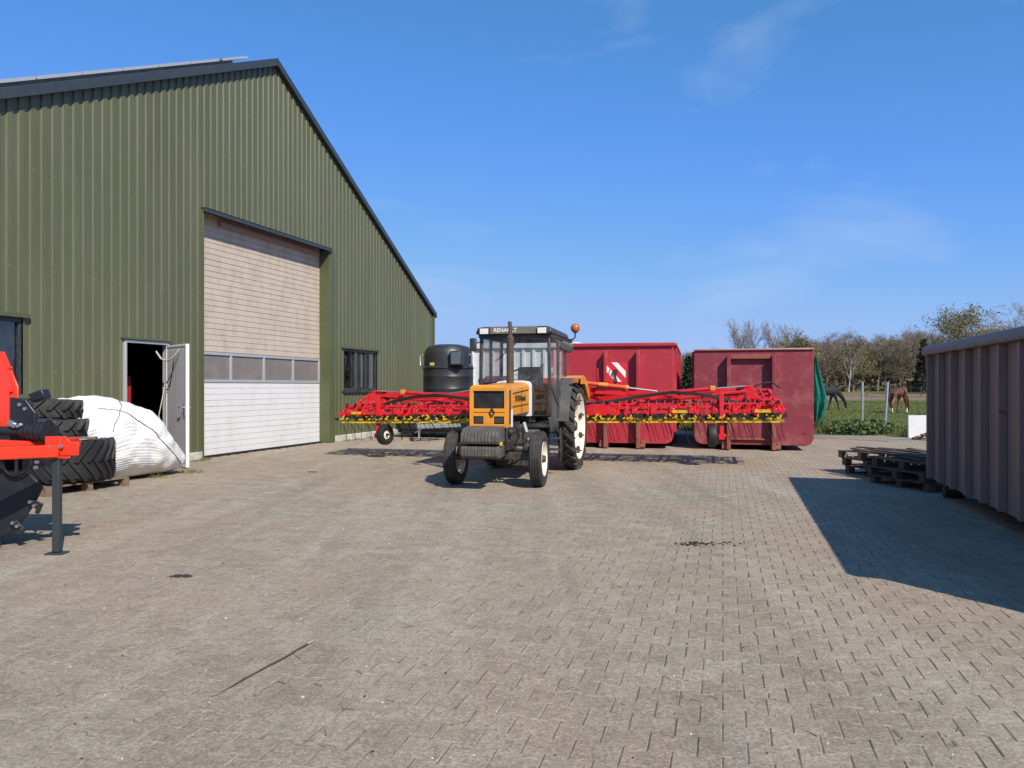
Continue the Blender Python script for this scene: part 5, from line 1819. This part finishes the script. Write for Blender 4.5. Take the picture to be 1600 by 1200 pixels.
pb = at(1292, 640, 46.5)
horse('black_horse', 'black horse in a dark rug grazing in the paddock behind the fence', M['horseblack'], (18.95, 46.5, hz(46.5)), R(4), 'full', [(-.98, -.16)])
horse('brown_horse', 'chestnut brown horse with white socks grazing beyond the leaning fence post', M['horsebrown'], (21.2, 42.3, hz(42.3)), R(38), 'strap', [(-.98, -.16), (-.44, .16), (.74, -.14)])

# ------------------------------------------------------------------ trees


def gen_tree(seed, H, spread, nlimb, kind):
    rnd = random.Random(seed)
    T, Cr = MB(), MB()

    def seg(mb, a, b, r0, r1, n):
        d = (b - a)
        if d.length < 1e-4:
            return
        d.normalize()
        up = Vector((0, 0, 1)) if abs(d.z) < .9 else Vector((1, 0, 0))
        x = d.cross(up).normalized()
        y = x.cross(d)
        vs = [p + (x * math.cos(2 * math.pi * k / n) + y * math.sin(2 * math.pi * k / n)) * r for p, r in ((a, r0), (b, r1)) for k in range(n)]
        mb.add(vs, [(k, (k + 1) % n, n + (k + 1) % n, n + k) for k in range(n)])

    def rv(s):
        return Vector((rnd.gauss(0, s), rnd.gauss(0, s), rnd.gauss(0, s)))

    def grow(p, d, L, r, lev):
        ns = (7, 4, 3, 2, 1)[lev]
        pts = [(p, r)]
        for i in range(ns):
            d = (d + rv((.05, .12, .18, .22, .25)[lev]) + Vector((0, 0, (.05, .07, .05, .04, .02)[lev]))).normalized()
            q = p + d * (L / ns)
            r1 = r * (1 - .62 / ns) if lev else r * (1 - .75 / ns)
            seg(T if lev < 2 else Cr, p, q, r, r1, (7, 5, 3, 3, 3)[lev])
            p, r = q, r1
            pts.append((p, r))
        if lev < 4:
            nk = (nlimb, 6, 5, 4)[lev]
            for k in range(nk):
                t_ = ((.28 if kind != 'poplar' else .22) if lev == 0 else .2) + (1 - (.28 if lev == 0 else .2)) * (k + rnd.random() * .6) / nk
                t_ = min(.98, t_)
                f_ = t_ * (len(pts) - 1)
                i0 = int(f_)
                a = pts[i0][0].lerp(pts[min(i0 + 1, len(pts) - 1)][0], f_ - i0)
                ax = rv(1).normalized()
                side = ax.cross(d).normalized()
                ang = spread * (.75 + .5 * rnd.random()) * (1.15 if lev == 0 else 1)
                dd = (d * math.cos(ang) + side * math.sin(ang)).normalized()
                ll = L * ((.62, .58, .52, .5)[lev]) * (1.1 - .55 * t_ if lev == 0 else .8 + .4 * rnd.random())
                if kind == 'poplar' and lev == 0:
                    ll *= .55
                grow(a, dd, ll, max(.016, pts[i0][1] * (.5 if lev < 2 else .55)), lev + 1)
        else:
            pass
        if lev >= 3 and kind in ('olive', 'brown', 'oliv2'):
            for k in range(3 if kind != 'brown' else 2):
                c = p + rv(.24)
                a1, a2 = rv(.065 if kind != 'brown' else .045), rv(.065 if kind != 'brown' else .045)
                Cr.add([c - a1, c + a2, c + a1, c - a2], [(0, 1, 2, 3)])
    grow(Vector((0, 0, -.2)), Vector((0, 0, 1)), H * (.80 if kind != 'poplar' else .95), H * .018 + .03, 0)
    return T, Cr


def conifer(seed, H):
    rnd = random.Random(seed)
    T, Cr = MB(), MB()
    T.tube((0, 0, -.2), (0, 0, H), .18, .02, 7)
    for k in range(900):
        z = H * (.12 + .86 * rnd.random())
        rr = (1 - z / H) * H * .22 * (.5 + .5 * rnd.random()) + .1
        a = rnd.random() * 6.283
        c = Vector((rr * math.cos(a), rr * math.sin(a), z - rr * .3))
        for q in range(2):
            o1 = Vector((rnd.gauss(0, .22), rnd.gauss(0, .22), rnd.gauss(0, .10)))
            o2 = Vector((rnd.gauss(0, .18), rnd.gauss(0, .18), rnd.gauss(0, .10)))
            Cr.add([c - o1, c + o2, c + o1], [(0, 1, 2)])
    return T, Cr


def make_tree(name, label, seed, H, spread, nlimb, kind, mt, mc, group):
    e = thing(name, label, 'tree', group=group)
    T, Cr = conifer(seed, H) if kind == 'pine' else gen_tree(seed, H, spread, nlimb, kind)
    T.build('trunk', mt, e, smooth=60, fix=False)
    Cr.build('crown', mc, e, smooth=0, fix=False)
    return e


GT = 'trees along the far side of the paddock'
LB = 'bare brown twiggy tree in the wood beyond the paddock'
LG = 'bare grey twiggy tree in the wood beyond the paddock'
LO = 'tree with olive spring buds in the wood beyond the paddock'
protos = [make_tree('bare_tree', LB, 11, 10.5, .62, 10, 'brown', M['bark'], M['twigbrown'], GT),
          make_tree('bare_tree', LB, 12, 10.0, .75, 9, 'brown', M['bark'], M['twigbrown'], GT),
          make_tree('bare_tree', LG, 13, 10.5, .65, 9, 'bare', M['bark'], M['twiggrey'], GT),
          make_tree('budding_tree', LO, 14, 9.5, .72, 10, 'olive', M['bark'], M['twigolive'], GT)]
used = [False] * 4
rt = random.Random(5)
row = []
for ri, (Y, x0, x1, n) in enumerate(((143, 8, 100, 24), (149, 10, 112, 30), (156, 10, 120, 32), (164, 10, 120, 32), (172, 10, 126, 34))):
    for k in range(n):
        x = x0 + (x1 - x0) * (k + rt.uniform(.1, .9)) / n
        y = Y + rt.uniform(-3, 3)
        px = 800 + FPX * x / y
        if ri and not (885 < px < 900 or 1060 < px < 1090 or 1262 < px < 1450 or (1450 < px and ri < 3)):
            continue
        row.append((x, y, px, ri))
ORD = ['first', 'second', 'third', 'fourth', 'fifth', 'sixth', 'seventh', 'eighth', 'ninth', 'tenth']
front = sorted(q[2] for q in row if q[3] == 0)
for x, y, px, ri in row:
    if px > 1660:
        continue
    i = rt.choices(range(4), [4, 4, 3, 3])[0]
    tgt = np.interp(px, [850, 1060, 1150, 1215, 1260, 1300, 1325, 1345, 1370, 1420, 1460, 1660], [565, 556, 549, 540, 541, 529, 524, 539, 530, 524, 522, 520])
    h_ = CAMH + (HOR - tgt) / FPX * y - hz(y)
    s_ = h_ / 10.3 * rt.uniform(.86, 1.03)
    loc = (x, y, hz(y))
    kind_ = ('bare brown twiggy tree', 'wide bare brown tree', 'bare grey tree', 'olive budding tree')[i]
    lab = kind_ + ' standing deeper in the wood, behind its front row'
    if ri == 0 and 1262 < px < 1450:
        rgt = [q for q in front if q > 1326]
        lft = [q for q in reversed(front) if q < 1326]
        lab = kind_ + " in the wood's front row, " + ORD[(rgt if px > 1326 else lft).index(px)] + (' right' if px > 1326 else ' left') + ' of the white birch'
    elif ri == 0:
        lab = kind_ + (' mostly hidden behind the grey container' if px > 1450 else ' mostly hidden behind the red containers')
    scl = (s_ * rt.uniform(1.0, 1.3), s_ * rt.uniform(1.0, 1.3), s_)
    if not used[i]:
        used[i] = True
        protos[i].location = loc
        protos[i].rotation_euler = (0, 0, rt.random() * 6.28)
        protos[i].scale = scl
        protos[i]['label'] = lab
    else:
        dup(protos[i], loc, rt.random() * 6.28, lab, scale=scl)

# trees that stand out
pop = make_tree('slender_tree', 'tall slender bare tree, leftmost of the thin ones above the faded red container', 21, 10.3, .42, 9, 'bare', M['bark'], M['twiggrey'], 'slender bare trees above the faded red container')
pl_ = [(1157, 508, 150, None), (1180, 511, 152, 'second slender bare tree from the left above the faded red container'), (1208, 512, 149, 'rightmost slender bare tree above the faded red container'), (1237, 516, 160, 'thin bare tree top rising just behind the rounded olive tree')]
for px, ty, Y, lab in pl_:
    h_ = CAMH + (HOR - ty) / FPX * Y - hz(Y)
    loc = ((px - 800) / FPX * Y, Y, hz(Y))
    s_ = h_ / 10.6
    if lab is None:
        pop.location = loc
        pop.scale = (s_ * .8, s_ * .8, s_)
    else:
        dup(pop, loc, px * 1.3, lab, (s_ * .8, s_ * .8, s_))


def single(name, label, seed, px, ty, Y, spread, nl, kind, mt, mc, wide=1.0):
    h_ = CAMH + (HOR - ty) / FPX * Y - hz(Y)
    e = make_tree(name, label, seed, h_, spread, nl, kind, mt, mc, None)
    e.location = ((px - 800) / FPX * Y, Y, hz(Y))
    e.rotation_euler = (0, 0, seed)
    e.scale = (wide, wide, 1)
    return e


single('budding_tree', 'rounded olive green tree just above the top right corner of the faded red container', 31, 1238, 530, 132, .75, 11, 'oliv2', M['bark'], M['twigolive'], 1.15)
single('large_tree', 'largest budding tree, rising above the left end of the grey container', 32, 1496, 489, 112, .72, 12, 'oliv2', M['bark'], M['twigolive'], 1.15)
single('large_tree', 'broad brown tree beside the largest one, behind the grey container', 36, 1535, 505, 120, .72, 11, 'brown', M['bark'], M['twigbrown'], 1.1)
single('bare_tree', 'dark bare tree with open branches at the right edge above the grey container', 33, 1583, 482, 96, .66, 10, 'bare', M['bark'], M['twiggrey'], 1.0)
single('birch_tree', 'birch with a bright white trunk in front of the wood, left of the fence posts', 34, 1326, 545, 136, .5, 8, 'bare', M['birch'], M['twiggrey'], .8)
single('conifer', 'dark conifer in the gap between the two red containers', 35, 1076, 556, 92, .5, 8, 'pine', M['bark'], M['pine'], 1.0)
single('conifer', 'small dark conifer at the left foot of the largest budding tree', 37, 1443, 528, 118, .5, 8, 'pine', M['bark'], M['pine'], 1.1)

# undergrowth along the foot of the wood
rs = np.random.default_rng(8)
n = 60000
xs = rs.uniform(0, 130, n)
ys = rs.normal(160, 9, n).clip(140, 185)
hsh = (ys - 140) * .13 + 1.0 + 1.3 * np.sin(xs * .23) ** 2 + .9 * np.sin(xs * .61 + 1) ** 2
zs = rs.random(n) ** 1.2 * hsh + .012 * 0 + np.array([hz(y) for y in ys])
ctr = np.stack([xs, ys, zs], 1)
a1 = rs.normal(0, .26, (n, 3))
a2 = rs.normal(0, .22, (n, 3))
V = np.stack([ctr - a1, ctr + a2, ctr + a1], 1).reshape(-1, 3)
me = bpy.data.meshes.new('undergrowth')
me.vertices.add(len(V))
me.vertices.foreach_set('co', V.ravel())
me.loops.add(len(V))
me.loops.foreach_set('vertex_index', np.arange(len(V), dtype=np.int32))
me.polygons.add(n)
me.polygons.foreach_set('loop_start', (np.arange(n) * 3).astype(np.int32))
me.update(calc_edges=True)
me.materials.append(M['shrub'])
o = bpy.data.objects.new('undergrowth', me)
C.objects.link(o)
o['kind'] = 'stuff'


def blades(name, pts, hts, wid, material, lean=.35, seed=1):
    r_ = np.random.default_rng(seed)
    n = len(pts)
    ang = r_.uniform(0, 6.283, n)
    dx, dy = np.cos(ang), np.sin(ang)
    l_ = r_.normal(0, lean, (n, 2)) * hts[:, None]
    b0 = pts + np.stack([dx * wid, dy * wid, 0 * dx], 1)
    b1 = pts - np.stack([dx * wid, dy * wid, 0 * dx], 1)
    tp_ = pts + np.stack([l_[:, 0], l_[:, 1], hts], 1)
    V = np.stack([b0, b1, tp_], 1).reshape(-1, 3)
    me = bpy.data.meshes.new(name)
    me.vertices.add(len(V))
    me.vertices.foreach_set('co', V.ravel())
    me.loops.add(len(V))
    me.loops.foreach_set('vertex_index', np.arange(len(V), dtype=np.int32))
    me.polygons.add(n)
    me.polygons.foreach_set('loop_start', (np.arange(n) * 3).astype(np.int32))
    me.update(calc_edges=True)
    me.materials.append(material)
    o = bpy.data.objects.new(name, me)
    C.objects.link(o)
    o['kind'] = 'stuff'
    return o


# verge grass and weeds between yard and fence
def vergeY(x):
    return np.interp(x, [-4, 4, 8, 10, 12, 16, 30], [36, 27.5, 24.9, 24.0, 23.4, 22.8, 21.5])


n = 60000
x = rs.uniform(2, 20, n)
d = np.abs(rs.normal(0, 1.9, n))
y = vergeY(x) + d + rs.normal(0, .12, n) - .45 * np.clip(np.sin(x * 2.3) + .7 * np.sin(x * 5.9 + 2), -.5, 1.2) * rs.random(n)
clump = (np.sin(x * 2.1) + np.sin(x * 5.3 + 1) + np.sin(y * 1.7 + x)) / 3
hgt = (.05 + .20 * rs.random(n)) * (1 + 1.2 * clump) * np.clip(1.1 - d / 6, .3, 1)
hgt = np.clip(hgt, .03, None) + np.where((np.sin(x * 1.3 + 2) > .5) & (d < 1.6), .22 * rs.random(n), 0)
blades('verge_grass', np.stack([x, y, np.full(n, -.02)], 1), hgt, .012, M['grass'], .45, 2)
n = 2200
x = rs.uniform(3, 20, n)
y = vergeY(x) + np.abs(rs.normal(.6, 1.2, n))
blades('dry_weeds', np.stack([x, y, np.full(n, -.02)], 1), .25 + .45 * rs.random(n), .008, M['weedpale'], .25, 3)
n = 90000
yy = 24 + 46 * rs.random(n) ** 1.6
xx = yy * rs.uniform(.34, .60, n)
blades('paddock_tufts', np.stack([xx, yy, np.array([hz(q) for q in yy])], 1), .03 + .07 * rs.random(n), .018, M['grass'], .6, 4)
n = 9000
cxs = rs.uniform(7.5, 14.5, 46)
k_ = rs.integers(0, 46, n)
rad = rs.uniform(.15, .42, 46)[k_]
hh_ = rs.uniform(.12, .50, 46)[k_]
px_ = cxs[k_] + rs.normal(0, 1, n) * rad * .6
py_ = vergeY(cxs[k_]) + rs.uniform(-.35, 2.2, 46)[k_] + rs.normal(0, 1, n) * rad * .5
pz_ = rs.random(n) * hh_
ctr = np.stack([px_, py_, pz_], 1)
a1 = rs.normal(0, .035, (n, 3))
a2 = rs.normal(0, .030, (n, 3))
V = np.stack([ctr - a1, ctr + a2, ctr + a1, ctr - a2], 1).reshape(-1, 3)
me = bpy.data.meshes.new('leafy_weeds')
me.vertices.add(len(V))
me.vertices.foreach_set('co', V.ravel())
me.loops.add(len(V))
me.loops.foreach_set('vertex_index', np.arange(len(V), dtype=np.int32))
me.polygons.add(n)
me.polygons.foreach_set('loop_start', (np.arange(n) * 4).astype(np.int32))
me.update(calc_edges=True)
me.materials.append(mat('weed_leaf', (.075, .125, .030), .7, var=.4, vs=3))
o = bpy.data.objects.new('leafy_weeds', me)
C.objects.link(o)
o['kind'] = 'stuff'
# weeds at the foot of the barn and around the pallet
n = 2600
u = np.concatenate([rs.uniform(-6.6, -2.4, 1100), rs.uniform(2.6, 9.3, 900), rs.uniform(-5.6, -4.3, 600)])
q = np.concatenate([np.abs(rs.normal(0, .10, 1100)), np.abs(rs.normal(0, .08, 900)), 1.35 + rs.normal(0, .12, 600)]) + .07
ba = math.atan2(.9544, .2985)
wx = barn.location.x + u * math.cos(ba) + q * math.sin(ba)
wy = barn.location.y + u * math.sin(ba) - q * math.cos(ba)
msk = np.sin(u * 4.1) + np.sin(u * 9.7 + 2) > .1
blades('wall_weeds', np.stack([wx, wy, np.full(n, -.004)], 1)[msk], (.02 + .07 * rs.random(n))[msk], .006, M['grass'], .6, 5)

# litter on the paving
sk_ = thing('stick', 'long thin brown stick lying on the paving in the left foreground', 'stick')
a_, b_ = gp(345, 1085), gp(482, 1009)
P = [a_.lerp(b_, t_) + Vector((random.uniform(-.006, .006), random.uniform(-.006, .006), .010 + .004 * random.random())) for t_ in np.linspace(0, 1, 9)]
MB().path(P, [.0015, .0028, .0035, .0035, .004, .004, .004, .004, .004], 6).build('stem', M['stick'], sk_, smooth=60)
MB().path([P[-1], P[-1] + Vector((.02, .05, .004))], [.004, .002], 5).build('split_end', M['rope'], sk_)
clod = mat('dark_clod', (.045, .036, .028), .95, var=.4, vs=30)
for px, py, lab in ((283, 901, 'dark flat clod of dirt on the paving left of centre'), (487, 738, 'small dark clump on the paving in front of the big barn door')):
    q = gp(px, py)
    o = MB().add([], []) or MB()
    mb = MB()
    for k in range(9):
        mb.box((random.uniform(-.07, .07), random.uniform(-.02, .02), .006), (.05, .03, .012), rz=random.random() * 3, rx=random.uniform(-.2, .2))
    ob = mb.build('dirt_clod', clod, None, smooth=0)
    ob.location = q
    tag(ob, lab, 'clod')
sd_ = MB()
for k in range(70):
    px = random.gauss(1082 if k % 3 else 1118, 12 if k % 3 else 20)
    py = random.gauss(850, 1.6)
    q = gp(px, py)
    sd_.box((q.x, q.y, .005), (random.uniform(.008, .045), random.uniform(.006, .014), .006), rz=random.random() * 3)
ob = sd_.build('scattered_dirt', clod, None, smooth=0, kind='stuff')
lt_, ld_ = MB(), MB()
for k in range(260):
    Y = 3.1 + 17 * random.random() ** 1.8
    X = random.uniform(-.62, .62) * Y
    if X < -11.302 + .3128 * Y + .2 and Y > 8:
        continue
    s_ = random.uniform(.0025, .007) * (1 + Y * .05)
    (lt_ if k % 3 else ld_).box((X, Y, s_ * .4), (s_ * random.uniform(.8, 2.6), s_, s_ * .7), rz=random.random() * 3, rx=random.uniform(-.4, .4), tx=.6, ty=.6)
lt_.build('pale_grit', mat('pale_grit', (.55, .52, .46), .9), None, smooth=0, kind='stuff')
ld_.build('dark_crumbs', clod, None, smooth=0, kind='stuff')
stw = MB()
for k in range(240):
    Y = 3.2 + 14 * random.random() ** 1.5
    X = random.uniform(-.6, .6) * Y
    if X < -11.302 + .3128 * Y + .2 and Y > 8:
        continue
    a_ = random.random() * 3.14
    l_ = random.uniform(.02, .07)
    p_ = Vector((X, Y, .004))
    stw.beam(p_, p_ + Vector((math.cos(a_) * l_, math.sin(a_) * l_, .003)), .003, .003)
stw.build('straw_bits', M['weedpale'], None, smooth=0, kind='stuff')
